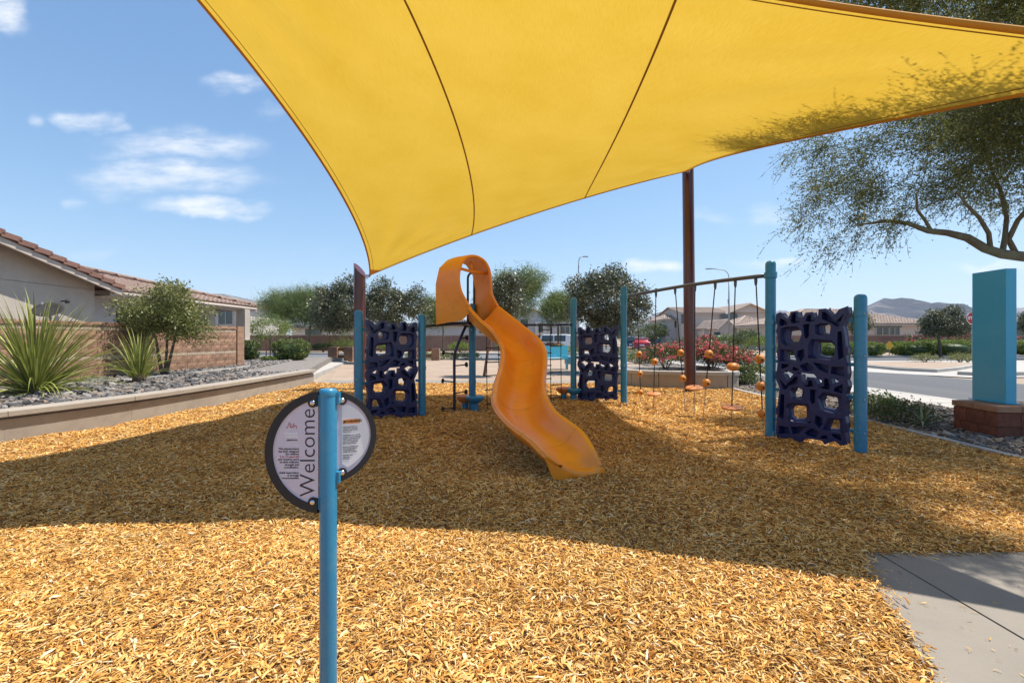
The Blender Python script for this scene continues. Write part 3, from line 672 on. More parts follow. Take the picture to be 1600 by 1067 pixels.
for (u0, u1, _n) in ((0, 24, 0), (24, 48, 1), (48, 72, 2)):
    mm = M(); w = u1-u0
    for j in range(nv+1):
        for i in range(u0, u1+1): mm.v.append(m.v[j*(nu+1)+i])
    mm.f = [(j*(w+1)+i, j*(w+1)+i+1, (j+1)*(w+1)+i+1, (j+1)*(w+1)+i) for j in range(nv) for i in range(w)]
    o = mm.obj('fabric_panel', MT['sail'], sail, True)
    uv = o.data.uv_layers.new(name='uv'); 
    for lp in o.data.loops:
        i = lp.vertex_index % (w+1) + u0; j = lp.vertex_index // (w+1); uv.data[lp.index].uv = (i/nu, j/nv)
for u in (1/3, 2/3):
    mm = M(); mm.tube([coons(u, t/50) + Vector((0,0,-.004)) for t in range(51)], .012, 6); mm.obj('seam', MT['seam'], sail, True)
for fn, r in ((E_far,.014), (E_near,.022), (E_left,.018), (E_right,.017)):
    mm = M(); mm.tube([fn(t/60) for t in range(61)], r, 8); mm.obj('hem', MT['hem'], sail, True)
for fn, a_, b_ in ((lambda t: coons(t, .010), .02, .98), (lambda t: coons(t, .990), .02, .98), (lambda t: coons(.012, t), .02, .98), (lambda t: coons(.988, t), .02, .98)):
    mm = M(); mm.tube([fn(a_+(b_-a_)*t/60) + Vector((0,0,-.003)) for t in range(61)], .0045, 5); mm.obj('hem_stitching', MT['seam'], sail, True)
# doubled cloth in the corners
for nm, a, b in (('corner_patch', 0, 0), ('corner_patch', 1, 0), ('corner_patch', 1, 1)):
    mm = M(); pts = []
    K = 8
    for j in range(K+1):
        for i in range(K+1-j):
            u = abs(a - i/K*.045); v = abs(b - j/K*.055); p = coons(u, v); pts.append(p + Vector((0,0,-.006)))
    idx = {}; c = 0
    for j in range(K+1):
        for i in range(K+1-j): idx[(i,j)] = c; c += 1
    fs = []
    for j in range(K):
        for i in range(K-j):
            fs.append((idx[(i,j)], idx[(i+1,j)], idx[(i,j+1)]))
            if i < K-j-1: fs.append((idx[(i+1,j)], idx[(i+1,j+1)], idx[(i,j+1)]))
    mm.add(pts, fs); mm.obj(nm, MT['hem'], sail, True)

def mast(label, x, y, ztop, r, cut=(0,0), corner=None, lean=(0,0)):
    t = thing('sail_mast', label, 'post', (x,y,0)); n = 24; vs = []; 
    for k, z in enumerate((-.2, 1.0, 2.4, ztop)):
        for j in range(n):
            a = 2*math.pi*j/n; zz = z + ((cut[0]*math.cos(a) + cut[1]*math.sin(a)) if k == 3 else 0)
            f = max(z,0)/ztop; vs.append((r*math.cos(a) + lean[0]*f, r*math.sin(a) + lean[1]*f, zz))
    m = M(); m.add(vs, [(i*n+j, i*n+(j+1) % n, (i+1)*n+(j+1) % n, (i+1)*n+j) for i in range(3) for j in range(n)] + [tuple(3*n+j for j in range(n))])
    m.obj('pole', MT['maroon'], t, 40)
    m = M(); 
    for j in range(n):
        a = 2*math.pi*j/n; m.v.append((1.015*r*math.cos(a)+lean[0], 1.015*r*math.sin(a)+lean[1], ztop + .004 + cut[0]*math.cos(a) + cut[1]*math.sin(a)))
    k = len(m.v); m.v += [(x_, y_, z_+.008) for x_, y_, z_ in m.v]; m.f = [tuple(range(k))[::-1], tuple(range(k, 2*k))] + [(j, (j+1) % k, k+(j+1) % k, k+j) for j in range(k)]
    m.obj('cap_plate', MT['maroon'], t)
    if corner is not None:
        c = corner - Vector((x,y,0)); d = Vector((c.x-lean[0], c.y-lean[1], 0)).normalized(); s = Vector((lean[0], lean[1], c.z)) + d*r
        m = M(); m.box(s + d*.03 + Vector((0,0,-.02)), (.08,.02,.12), math.atan2(d.y,d.x)); m.tube([s + d*.02, (s+c)/2 + Vector((0,0,-.01)), c], .014, 8)
        m.lathe([(.02,-.03),(.03,-.02),(.03,.02),(.02,.03)], (s+c)/2, 10, axis=(c-s)); m.obj('turnbuckle', MT['steel'], t, 30)
        m = M(); m.lathe([(.035,-.008),(.045,-.006),(.045,.006),(.035,.008)], c, 14, axis=(.3,-1,.2)); m.obj('corner_ring', MT['steel'], t, 30)
    return t
mast('maroon steel mast with slanted top at the low sail corner behind the left climbing wall', -3.86, 12.0, 3.02, .145, (-.16,.05), SL + Vector((-.03,0,-.02)), (0,0))
mast('tall maroon steel mast rising to the sail in front of the flower planter', 4.33, 11.5, 5.5, .135, (-.1,0), SP, (-.06,0))
mast('maroon mast at the low right corner of the sail', 4.25, 2.2, 3.1, .12, (.1,0), SR)
mast('maroon mast at the high left corner of the sail', -4.5, 2.9, 6.0, .12, (.1,0), SN)

# ------------------------------------------------------------------ playground posts, climbing walls
def post_mesh(name, h, r=.0635, bands=()):
    m = M(); m.lathe([(r,-.1),(r,h-.055),(r*.97,h-.035),(r*.8,h-.014),(r*.45,h-.002),(.001,h)], (0,0,0), 24); return m
def add_post(parent, x, y, h, bands, nm='post', capmat=None):
    p = post_mesh(nm, h).obj(nm, MT['teal'], parent, 40, (x, y, 0))
    for z in bands:
        m = M(); m.lathe([(.0655,-.028),(.069,-.026),(.069,.026),(.0655,.028)], (0,0,z), 24); b = m.obj('collar', MT['teal'], p, 40)
    for z in bands:
        m = M(); m.lathe([(.008,0),(.008,.006),(.004,.01)], (-.01,-.069,z), 8, axis=(0,-1,0)); m.obj('bolt', MT['steel'], p)
    return p

# moulded climbing panel: a face web with deep pockets (drawn on a 470 x 460 field)
OUT = [(80,115),(108,104),(130,128),(172,146),(190,106),(236,103),(242,143),(272,152),(298,116),(342,113),(352,150),(384,142),(388,97),(432,95),(486,146),(520,104),(572,88),
       (578,128),(540,205),(552,262),(560,330),(572,345),(572,380),(560,385),(566,430),(572,500),(560,556),(520,548),(480,528),(446,528),(410,548),(380,540),(355,512),(240,508),(222,530),(206,520),(156,498),(120,520),(84,508),(92,440),(84,380),(94,340),(88,262),(76,232),(90,200),(74,150)]
POCK = [  # (outer polygon, through hole or None)
 ([(116,216),(150,206),(236,204),(268,240),(264,262),(242,318),(156,336),(122,316),(106,280)], [(172,240),(230,234),(240,262),(234,296),(182,298),(166,280)]),
 ([(280,198),(322,194),(320,262),(306,282),(290,274)], None),
 ([(356,196),(404,184),(458,186),(470,208),(462,262),(384,266),(360,252)], [(398,200),(438,190),(460,230),(452,260),(404,246)]),
 ([(338,288),(470,296),(494,318),(488,398),(462,420),(318,410),(316,330)], [(386,318),(448,322),(464,340),(460,376),(440,392),(386,382)]),
 ([(114,360),(198,366),(228,438),(108,438)], [(152,374),(190,380),(210,430),(152,422)]),
 ([(238,364),(286,350),(292,408),(262,440),(230,404)], None),
 ([(262,466),(308,448),(350,478),(342,492),(290,496)], None),
 ([(356,442),(452,456),(440,500),(392,482)], None),
 ([(470,458),(552,456),(556,520),(500,512),(462,506)], None),
 ([(118,452),(180,456),(172,478),(112,498)], None),
 ([(206,470),(238,478),(262,502),(222,500),(196,500)], None),
 ([(108,140),(160,164),(168,190),(112,204),(96,178)], None),
 ([(204,120),(226,120),(226,160),(262,170),(200,180),(190,160)], None),
 ([(310,128),(334,128),(340,164),(368,160),(356,176),(322,178),(290,170)], None),
 ([(404,112),(430,112),(500,178),(556,124),(520,210),(500,212),(470,190),(404,160)], None),
 ([(508,240),(536,238),(548,320),(552,398),(514,420),(506,330)], None)]
def curve_plate(outer, holes, z0, z1, bevel):
    cu = bpy.data.curves.new('plate', 'CURVE'); cu.dimensions = '2D'; cu.fill_mode = 'BOTH'
    for poly in [outer] + holes:
        s = cu.splines.new('POLY'); s.points.add(len(poly)-1); s.use_cyclic_u = True
        for i, p in enumerate(poly): s.points[i].co = (p[0], p[1], 0, 1)
    cu.extrude = (z1-z0)/2 - bevel; cu.bevel_depth = bevel; cu.bevel_resolution = 1
    o = bpy.data.objects.new('plate', cu); COL.objects.link(o); dg = bpy.context.evaluated_depsgraph_get(); dg.update()
    me = bpy.data.meshes.new_from_object(o.evaluated_get(dg)); bpy.data.objects.remove(o)
    return [(v.co.x, v.co.y, v.co.z + (z0+z1)/2) for v in me.vertices], [tuple(p.vertices) for p in me.polygons]
def panel_mesh(w, h, seed, flipx=False, flipy=False):
    def q(p): 
        x = (p[0]-325)/500*w; z = (330-p[1])/460*h
        return (-x if flipx else x, -z if flipy else z)
    def shrink(poly, f):
        cx = sum(p[0] for p in poly)/len(poly); cy = sum(p[1] for p in poly)/len(poly); return [(cx+(p[0]-cx)*f, cy+(p[1]-cy)*f) for p in poly]
    m = M(); D = .055
    vs, fs = curve_plate([q(p) for p in OUT], [[q(p) for p in a] for a, b in POCK], D-.022, D, .004)
    m.add([(x, -z, y) for x, y, z in vs], fs)
    th = [shrink(b, 1.0) for a, b in POCK if b]
    vs, fs = curve_plate([q(p) for p in shrink(OUT, .985)], [[q(p) for p in b] for b in th], -D, -D+.016, .003)
    m.add([(x, -z, y) for x, y, z in vs], fs)
    # outer skirt and pocket walls
    def wall(pa, za, pb, zb):
        n = len(pa); b = len(m.v); m.v += [(x, -za, y) for x, y in pa] + [(x, -zb, y) for x, y in pb]; m.f += [(b+i, b+(i+1) % n, b+n+(i+1) % n, b+n+i) for i in range(n)]
    wall([q(p) for p in shrink(OUT, .992)], D-.012, [q(p) for p in shrink(OUT, .982)], -D+.008)
    for a, b in POCK:
        if b:
            n = len(a); # flare from pocket mouth to its hole, stepped ledge half way
            ra = [q(p) for p in shrink(a, 1.005)]
            def ray(poly, cx, cy, ang):
                best = 1e9; dx, dy = math.cos(ang), math.sin(ang)
                for i in range(len(poly)):
                    x1, y1 = poly[i]; x2, y2 = poly[(i+1) % len(poly)]; ex, ey = x2-x1, y2-y1; den = dx*ey - dy*ex
                    if abs(den) < 1e-9: continue
                    t = ((x1-cx)*ey - (y1-cy)*ex)/den; s = ((x1-cx)*dy - (y1-cy)*dx)/den
                    if t > 0 and -1e-6 <= s <= 1+1e-6: best = min(best, t)
                return (cx+dx*best, cy+dy*best)
            cx = sum(p[0] for p in b)/len(b); cy = sum(p[1] for p in b)/len(b); N_ = 20
            b = shrink(b, 1.0); aa = shrink(a, 1.005)
            A_ = [q(ray(aa, cx, cy, 2*math.pi*i/N_)) for i in range(N_)]; B_ = [q(ray(b, cx, cy, 2*math.pi*i/N_)) for i in range(N_)]
            Mi = [((x0*.72+x1*.28), (y0*.72+y1*.28)) for (x0,y0),(x1,y1) in zip(A_, B_)]; M2 = [((x0*.12+x1*.88), (y0*.12+y1*.88)) for (x0,y0),(x1,y1) in zip(A_, B_)]
            wall(A_, D-.006, Mi, -.005); wall(Mi, -.005, M2, -.012); wall(M2, -.012, B_, -D+.004)
        else:
            wall([q(p) for p in shrink(a, 1.005)], D-.006, [q(p) for p in shrink(a, .86)], -D+.012)
    me = mesh('panel', m, MT['navy']); return me
PMESH = {}
def seg_d(p, a, b):
    ax, ay = a; bx, by = b; dx, dy = bx-ax, by-ay; t = max(0, min(1, ((p[0]-ax)*dx + (p[1]-ay)*dy)/(dx*dx+dy*dy+1e-9))); return math.hypot(p[0]-ax-dx*t, p[1]-ay-dy*t)
def poly_gap(A, B):
    return min([min(seg_d(p, B[i], B[(i+1) % len(B)]) for i in range(len(B))) for p in A] + [min(seg_d(p, A[i], A[(i+1) % len(A)]) for i in range(len(A))) for p in B])
def grow(k):      # widen a pocket until the web round it is a thin rib
    a = POCK[k][0]; cx = sum(p[0] for p in a)/len(a); cy = sum(p[1] for p in a)/len(a); best = .97; f = 1.0
    while f < 1.30:
        g = [(cx+(p[0]-cx)*f, cy+(p[1]-cy)*f) for p in a]
        if any(poly_gap(g, GROWN[j]) < 9 for j in range(len(POCK)) if j != k) or poly_gap(g, OUT) < 7 or not all(inside(OUT, [p[0]], [p[1]])[0] for p in g): break
        best = f; f += .02
    return [(cx+(p[0]-cx)*best, cy+(p[1]-cy)*best) for p in a]
GROWN = [[(sum(p[0] for p in a)/len(a)+(q[0]-sum(p[0] for p in a)/len(a))*.97, sum(p[1] for p in a)/len(a)+(q[1]-sum(p[1] for p in a)/len(a))*.97) for q in a] for a, b in POCK]
for k_ in range(len(POCK)): GROWN[k_] = grow(k_)
def fit_hole(b, g):
    cx = sum(p[0] for p in b)/len(b); cy = sum(p[1] for p in b)/len(b); f = 1.30
    while f > 1.0:
        h = [(cx+(p[0]-cx)*f, cy+(p[1]-cy)*f) for p in b]
        if all(inside(g, [p[0]], [p[1]])[0] for p in h) and poly_gap(h, g) > 8: return h
        f -= .03
    return b
POCK = [(g, fit_hole(b, g) if b else None) for g, (a, b) in zip(GROWN, POCK)]
def climbing_wall(label, p0, p1, h0, h1, ztop, zbot, flips, bands0, bands1, side=1):
    t = thing('climbing_wall', label, 'climbing wall', (p0[0], p0[1], 0)); d = Vector((p1[0]-p0[0], p1[1]-p0[1])); L = d.length; ang = math.atan2(d.y, d.x)
    add_post(t, 0, 0, h0, bands0); add_post(t, d.x, d.y, h1, bands1)
    H = (ztop-zbot)/2
    for k, (fx, fy) in enumerate(flips):
        key = (fx, fy)
        if key not in PMESH: PMESH[key] = panel_mesh(.90, .73, k, fx, fy)
        zc = ztop - H*(k+.5) + (.0 if not k else -.0)
        nrm_ = Vector((math.sin(ang), -math.cos(ang)))*.004*k; inst('panel', PMESH[key], t, (d.x/2+nrm_.x, d.y/2+nrm_.y, zc), (0,0,ang), ((L-.13)/.98, 1, H/.75*1.115))
    u = d/L
    for s, q in ((1, Vector((0,0))), (-1, d)):
        for z in (ztop-.10, ztop-.60, ztop-H-.18, zbot+.22):
            c = q + u*s*.085; m = M(); m.box((c.x, c.y, z), (.06,.02,.04), ang); m.lathe([(.018,0),(.018,.012),(.008,.02)], (c.x - .012*u.y*0, c.y-.01, z), 10, axis=(u.y,-u.x,0)); m.obj('bracket', MT['teal'], t, 30)
    return t
A_, B_, C_, D_, E_, F_ = (-2.37,7.32), (-1.505,7.92), (1.278,9.85), (2.23,9.45), (3.385,6.2), (3.90,5.30)
climbing_wall('navy rock-style climbing wall between two short teal posts left of the slide', A_, B_, 1.73, 1.70, 1.53, .02, ((True, False), (False, False)), (1.44,.93,.66,.42), (1.44,1.18,.80,.06))
climbing_wall('small-looking navy climbing wall behind the slide between the rope net and the rope-and-ball bridge', C_, D_, 2.14, 2.34, 1.50, .02, ((False, False), (True, False)), (1.9,1.2), (2.02,1.9,1.15,.75))
climbing_wall('navy climbing wall in the right foreground with pocket holes, nearest the street', E_, F_, 2.31, 1.79, 1.60, .03, ((False, False), (True, False)), (1.50,1.18,.70,.06), (1.57,1.1,.62,.25))

# ------------------------------------------------------------------ rope bridge with balls
rbk = thing('rope_bridge', 'slate beam with seven hanging ropes carrying orange balls and discs', 'rope climber', (D_[0], D_[1], 0))
o0 = Vector((D_[0], D_[1], 0)); bd = Vector((D_[0]+.06, D_[1]-.17, 2.12)); be = Vector((E_[0]-.03, E_[1]+.07, 2.125))
m = M(); m.tube([(bd.lerp(be, t/12) + Vector((0,0,.03*math.sin(math.pi*t/12)))) - o0 for t in range(13)], .028, 14); m.obj('beam', MT['beam'], rbk, True)
for c in (bd, be):
    m = M(); m.lathe([(.070,-.04),(.078,-.036),(.078,.036),(.070,.04)], Vector((D_[0] if c is bd else E_[0], D_[1] if c is bd else E_[1], 2.12)) - o0, 22); m.obj('clamp_collar', MT['teal'], rbk, 30)
tops = [995,1025,1055,1086,1117.6,1149,1181]; bots = [(1001.5,630),(1021,638.5),(1071,645),(1084.5,651),(1098,659),(1142.6,666),(1192.6,670)]
balls = [[('b',553,.058),('b',583.5,.058),('b',613,.058)], [('b',565,.062),('d',615.5,.135)], [('b',551,.060),('b',591,.060)], [('d',606,.145)], [('b',553,.064),('b',598,.064)], [('e',573,.075),('d',637,.150)], [('b',561,.068),('b',603.5,.068),('b',646,.066)]]
rs_ = random.Random(4)
for i in range(7):
    # where this bearing crosses the beam in plan
    k = (tops[i]-800)/F; den = (be.x-bd.x) - k*(be.y-bd.y); t = (k*bd.y - bd.x)/den; T = bd.lerp(be, t) - Vector((0,0,.03 - .03*math.sin(math.pi*t))); Bt = gnd(*bots[i])
    pr = lambda p: HY - F*(p.z-CZ)/p.y
    def att(py):
        lo, hi = 0.0, 1.0
        for _ in range(30):
            mid = (lo+hi)/2; 
            if pr(T.lerp(Bt, mid)) < py: lo = mid
            else: hi = mid
        return lo
    m = M(); m.tube([T-o0 + Vector((0,0,.0)), T-o0 - Vector((0,0,.05)), T-o0 - Vector((0,0,.09))], [.022,.02,.012], 10); m.obj('hanger', MT['beam'], rbk, True)
    tl = att(balls[i][-1][1]) ; m = M(); tend = min(.98, tl+.02)
    m.tube([T.lerp(Bt, tend*j/10) - o0 for j in range(11)], .0085, 7); rp = m.obj('rope', MT['rope'], rbk, True)
    m = M(); dl = (Bt-T).normalized(); P0 = T.lerp(Bt, tend); Ln = (Bt-P0).length; nlk = max(2, int(Ln/.028))
    for j in range(nlk):
        c = P0 + dl*(j+.5)*Ln/nlk - o0; w = Vector((1,0,0)) if j % 2 else Vector((0,1,0)); ring = [c + dl*.018*math.cos(a) + w*.009*math.sin(a) for a in [2*math.pi*q/8 for q in range(9)]]
        m.tube(ring, .003, 4, cap=False)
    m.obj('chain', MT['chain'], rbk)
    for kd, py, r in balls[i]:
        c = T.lerp(Bt, att(py)) - o0; m = M(); ax = (Bt-T).normalized()*-1
        if kd == 'b': m.lathe([(.012,-r*.98),(r*.5,-r*.87),(r*.85,-r*.52),(r,0),(r*.85,r*.52),(r*.5,r*.87),(.012,r*.98)], c, 20, axis=ax); nm = 'ball'
        elif kd == 'e': m.lathe([(.012,-r*.8),(r*.6,-r*.7),(r*1.05,-r*.4),(r*1.22,0),(r*1.05,r*.4),(r*.6,r*.7),(.012,r*.8)], c, 20, axis=ax); nm = 'ball'
        else: m.lathe([(.02,-.035),(r*.4,-.03),(r*.85,-.012),(r,.004),(r*.9,.016),(r*.4,.022),(.02,.028)], c, 26, axis=(ax.x+rs_.uniform(-.08,.08), ax.y, ax.z)); nm = 'disc'
        bo = m.obj(nm, MT['orange_ball' if kd != 'd' else 'orange_pod'], rp, True)
        if kd != 'd':
            m = M(); m.lathe([(.014,-.006),(.014,.004)], c + Vector((.0,-1,-.15)).normalized()*r*.98, 10, axis=(0,-1,-.15)); m.obj('bolt_hole', MT['rubber'], rp)

# ------------------------------------------------------------------ slide tower
G_ = (-.727, 8.68)
st = thing('slide_tower', 'orange curved slide with hooded entrance on a teal post', 'slide', (G_[0], G_[1], 0)); g0 = Vector((G_[0], G_[1], 0))
add_post(st, 0, 0, 1.93, (1.45,.5))
KL = [(734,481,7.65),(751,500,7.5),(770,517,7.35),(783,537.5,7.3),(785.5,556,6.98),(782,578,6.62),(775,600,6.1),(772,624,5.62),(779,642.5,5.18),(800,665,4.78),(830,687.5,4.50),(852.5,710,4.33),(874,727,4.30)]
KR = [(778,479,8.2),(801,497,8.0),(826,517,7.7),(843,532,7.38),(851,549,7.0),(850.8,575,6.62),(849,597.5,6.15),(852.5,620,5.68),(867.5,644,5.25),(890,661,4.95),(909,676,4.78),(924,699,4.56),(937,728,4.45)]
DEP = [.30,.28,.26,.25,.25,.25,.24,.23,.22,.20,.17,.13,.075]
def cr_(P, t):
    i = min(int(t), len(P)-2); f = t-i; p0, p1, p2, p3 = [P[max(0,min(len(P)-1,j))] for j in (i-1,i,i+1,i+2)]
    return .5*((2*p1) + (-p0+p2)*f + (2*p0-5*p1+4*p2-p3)*f*f + (-p0+3*p1-3*p2+p3)*f**3) if not isinstance(p0, float) else p1+(p2-p1)*f
PL = [at(*k) for k in KL]; PR = [at(*k) for k in KR]
def chute(t0, t1, nst, grow=1.0):
    rows = []; NS = 18
    for k in range(nst+1):
        t = t0 + (t1-t0)*k/nst; L, R_ = cr_(PL, t), cr_(PR, t); L2, R2 = cr_(PL, min(12, t+.05)), cr_(PR, min(12, t+.05)); L1, R1 = cr_(PL, max(0, t-.05)), cr_(PR, max(0, t-.05))
        i = min(int(t), 11); dep = DEP[i] + (DEP[i+1]-DEP[i])*(t-i)
        a = (R_-L); w = a.length; a = a.normalized(); h = ((L2+R2)-(L1+R1)).normalized(); up = a.cross(h).normalized()
        if up.z < 0: up = -up
        mid = (L+R_)/2; row = []
        inner = []
        for q in range(NS+1):
            s = -1 + 2*q/NS; prof = 1 - abs(s)**3.6      # flat-bottomed U
            inner.append(mid + a*(w/2-.03)*s*(1 - .05*prof) - up*dep*prof)
        # rolled rim then outer skin
        row += [inner[0] + up*.012 - a*.012, mid - a*(w/2+.014) + up*.016, mid - a*(w/2+.038) - up*.010, mid - a*(w/2+.026) - up*.044]
        out = []
        for q in range(NS+1):
            s = -1 + 2*q/NS; prof = 1 - abs(s)**3.6
            out.append(mid + a*(w/2 + .002)*s*(1 - .05*prof) - up*(dep*prof + .028*grow + .012*(1-prof)))
        loop = inner[::-1] + row[:1] + row[1:4] + out[1:-1] + [mid + a*(w/2+.026) - up*.044, mid + a*(w/2+.038) - up*.010, mid + a*(w/2+.014) + up*.016, inner[-1] + up*.012 + a*.012]
        rows.append([p - g0 for p in loop])
    m = M(); n = len(rows[0])
    for r in rows: m.v += [tuple(p) for p in r]
    m.f = [(k*n+j, k*n+(j+1) % n, (k+1)*n+(j+1) % n, (k+1)*n+j) for k in range(nst) for j in range(n)] + [tuple(range(n)), tuple(nst*n+j for j in range(n))[::-1]]
    return m
for (a, b, n) in ((0,3.4,22), (3.415,6.6,22), (6.615,9.6,22), (9.615,12,20)):
    chute(a, b, n).obj('chute_section', MT['orange'], st, 50)
def flange(t):      # bolted joint between two sections
    m = chute(t-.035, t+.035, 1, 1.9); return m
for t in ():
    m = M(); L, R_ = cr_(PL, t), cr_(PR, t); a = (R_-L).normalized()
    d = cr_(PL, t+.05) - cr_(PL, t-.05); up = Vector((0,0,1)); m.box(L - a*.03 - up*.10 - g0, (.03,.05,.16), math.atan2(a.y,a.x)); m.box(R_ + a*.03 - up*.10 - g0, (.03,.05,.16), math.atan2(a.y,a.x)); m.obj('joint_flange', MT['orange'], st)
# rounded nose: the floor rolls over a lip and down to the chips
L, R_ = PL[12], PR[12]; a = (R_-L); w = a.length; a.normalize(); h = ((PL[12]+PR[12])-(cr_(PL, 11.95)+cr_(PR, 11.95))).normalized(); up = a.cross(h).normalized(); up = up if up.z > 0 else -up; h.z = 0; h.normalize()
mid = (L+R_)/2; rows = [[] for _ in range(7)]; NS = 24
for q in range(NS+1):
    s_ = -1 + 2*q/NS; prof = 1 - abs(s_)**3.6; g = math.sqrt(max(0, 1 - .92*s_*s_)); side_ = a*(s_**3)
    P0 = mid + a*(w/2-.03)*s_*(1-.05*prof) - up*.075*prof
    P1 = P0 + h*.055*g + side_*.006 + Vector((0,0,.006)); P2 = P0 + h*.085*g + side_*.022 + Vector((0,0,.0)); P3 = P0 + h*.105*g + side_*.034 - Vector((0,0,.022)); P4 = P0 + h*.10*g + side_*.030; P4.z = max(.0, P3.z-.04); P5 = P4 - h*.02*g - side_*.012; P5.z = -.02
    Pb = P0 - h*.10 ; Pb.z = min(P0.z, Pb.z)
    for k, p in enumerate((P0 - h*.02 + up*.002, P0 + h*.003 + up*.001, P1, P2, P3, P4, P5)): rows[k].append(p - g0)
m = M(); n = NS+1
for r in rows: m.v += [tuple(p) for p in r]
m.f = [(k*n+j, k*n+j+1, (k+1)*n+j+1, (k+1)*n+j) for k in range(6) for j in range(n-1)]
m.obj('exit_lip', MT['orange'], st, True)
for P_a, sg in ((PL, -1), (PR, 1)):      # side skirts that carry the exit on the ground
    m = M(); n = 9
    top = [cr_(P_a, 11.15+.85*q/(n-1)) + a*sg*.016 - Vector((0,0,.004)) for q in range(n)]
    top.append(top[-1] + h*.035 - Vector((0,0,.012))); n = 10
    for q, p in enumerate(top): f = min(1, q/6); zl = max(-.02, (p.z-.05)*(1-f) - .02*f); m.v += [tuple(p + a*sg*.004 - g0), tuple(Vector((p.x+a.x*sg*.012, p.y+a.y*sg*.012, (p.z+zl)/2))-g0), tuple(Vector((p.x, p.y, zl))-g0)]
    e = 0 if sg < 0 else NS; m.v += [tuple(rows[2][e] + Vector((0,0,.004))), tuple(rows[4][e]), tuple(rows[6][e])]; n = 11
    m.f = [(q*3+c, q*3+c+1, q*3+4+c, q*3+3+c) for q in range(n-1) for c in range(2)]
    m.obj('side_skirt', MT['orange'], st, True)
# hood: a short tunnel, open front and back
af = [(736,484,7.65),(728,471,7.66),(720,456,7.68),(716.5,440,7.70),(717,425,7.72),(721,411,7.76),(729,402.5,7.83),(738,400.5,7.92),(748,402.5,8.0),(757,409,8.08),(763,419,8.13),(766,432,8.16),(767,446,8.17),(768,460,8.18),(778,480,8.2)]
fr = [at(*k) for k in af]; back = Vector((-.66,.75,0))
fr2 = []
for i, p in enumerate(fr):
    q = p + back*.74
    fr2.append(q)
# back mouth is a full-height arch down to the deck
c_back = sum(fr2, Vector((0,0,0)))/len(fr2); ax_ = (fr[-1]-fr[0]); ax_.z = 0; ax_.normalize()
zt = max(p.z for p in fr)
bk = []
for i in range(15):
    f = i/14
    if f < .28: q = (-.52, 1.54 + (f/.28)*.62)
    elif f > .72: q = (.44, 1.54 + ((1-f)/.28)*.62)
    else: a = math.pi*(1-(f-.28)/.44); q = (-.04+.48*math.cos(a), 2.16 + (zt-2.16+.0)*math.sin(a)**.8)
    bk.append(Vector((-.46,7.83,0)) + back*.74 + ax_*q[0] + Vector((0,0,q[1])))
bot0, bot1 = fr[0], fr[-1]
def hood_row(f):
    r = []
    for i in range(15):
        s = fr[i]; 
        # side walls drop to the deck line a little behind the mouth
        if i in (0, 1, 13, 14) : s = s + Vector((0,0, -.16*min(1, f*4)*(1 if i in (0,14) else .6)))
        r.append(s.lerp(bk[i], f) + Vector((0,0,.02*math.sin(math.pi*f))))
    return r
m = M(); fr_c = Vector((-.62,7.93,2.1)); rows = [hood_row(f) for f in (0,.04,.15,.3,.5,.7,.85,.96,1)]
n = 15
for off in (0, 1):
    for r in rows:
        for p in r:
            d = p - (fr_c + back*(((p-fr_c).x*back.x+(p-fr_c).y*back.y)/back.length)); d = d.normalized()*.026
            m.v.append(tuple((p if off == 0 else p + d) - g0))
K = len(rows); base = K*n
m.f = [(k*n+j, k*n+j+1, (k+1)*n+j+1, (k+1)*n+j) for k in range(K-1) for j in range(n-1)] + [(base+k*n+j, base+(k+1)*n+j, base+(k+1)*n+j+1, base+k*n+j+1) for k in range(K-1) for j in range(n-1)]
m.f += [(j, base+j, base+j+1, j+1) for j in range(n-1)] + [((K-1)*n+j, (K-1)*n+j+1, base+(K-1)*n+j+1, base+(K-1)*n+j) for j in range(n-1)]
m.f += [(k*n, (k+1)*n, base+(k+1)*n, base+k*n) for k in range(K-1)] + [(k*n+n-1, base+k*n+n-1, base+(k+1)*n+n-1, (k+1)*n+n-1) for k in range(K-1)]
m.obj('hood', MT['orange'], st, 40)
m = M(); m.tube([p - g0 for p in [cr_(fr, 14*i/56) for i in range(57)]], .027, 10); m.obj('hood_rim', MT['orange'], st, True)
m = M(); a, b = fr[4] + back*.10 + Vector((0,0,.09)), fr[11] + back*.10 + Vector((0,0,.06))
m.tube([a-g0, (a+b)/2 + Vector((0,0,-.02))-g0, b-g0], .024, 10); m.tube([(a+b)/2-g0, (a+b)/2 + Vector((.0,.0,.15))-g0], .02, 8); m.obj('hood_bar', MT['orange'], st, True)
# deck and handle behind the hood
m = M(); m.box(Vector((-.78,8.24,1.545))-g0, (.62,.62,.05), math.atan2(ax_.y, ax_.x)); m.obj('deck', MT['navy_metal'], st)
hx, hy = at(731,480,8.95), at(741,480,8.75)
m = M(); pts = [Vector((hx.x,hx.y,1.5)), Vector((hx.x,hx.y,2.42))] + [Vector(((hx.x+hy.x)/2 - (hy.x-hx.x)/2*math.cos(a), (hx.y+hy.y)/2 - (hy.y-hx.y)/2*math.cos(a), 2.42+.09*math.sin(a))) for a in [math.pi*q/8 for q in range(1,8)]] + [Vector((hy.x,hy.y,2.42)), Vector((hy.x,hy.y,1.5))]
m.tube([p-g0 for p in pts], .022, 10); m.obj('grab_handle', MT['navy_metal'], st, True)

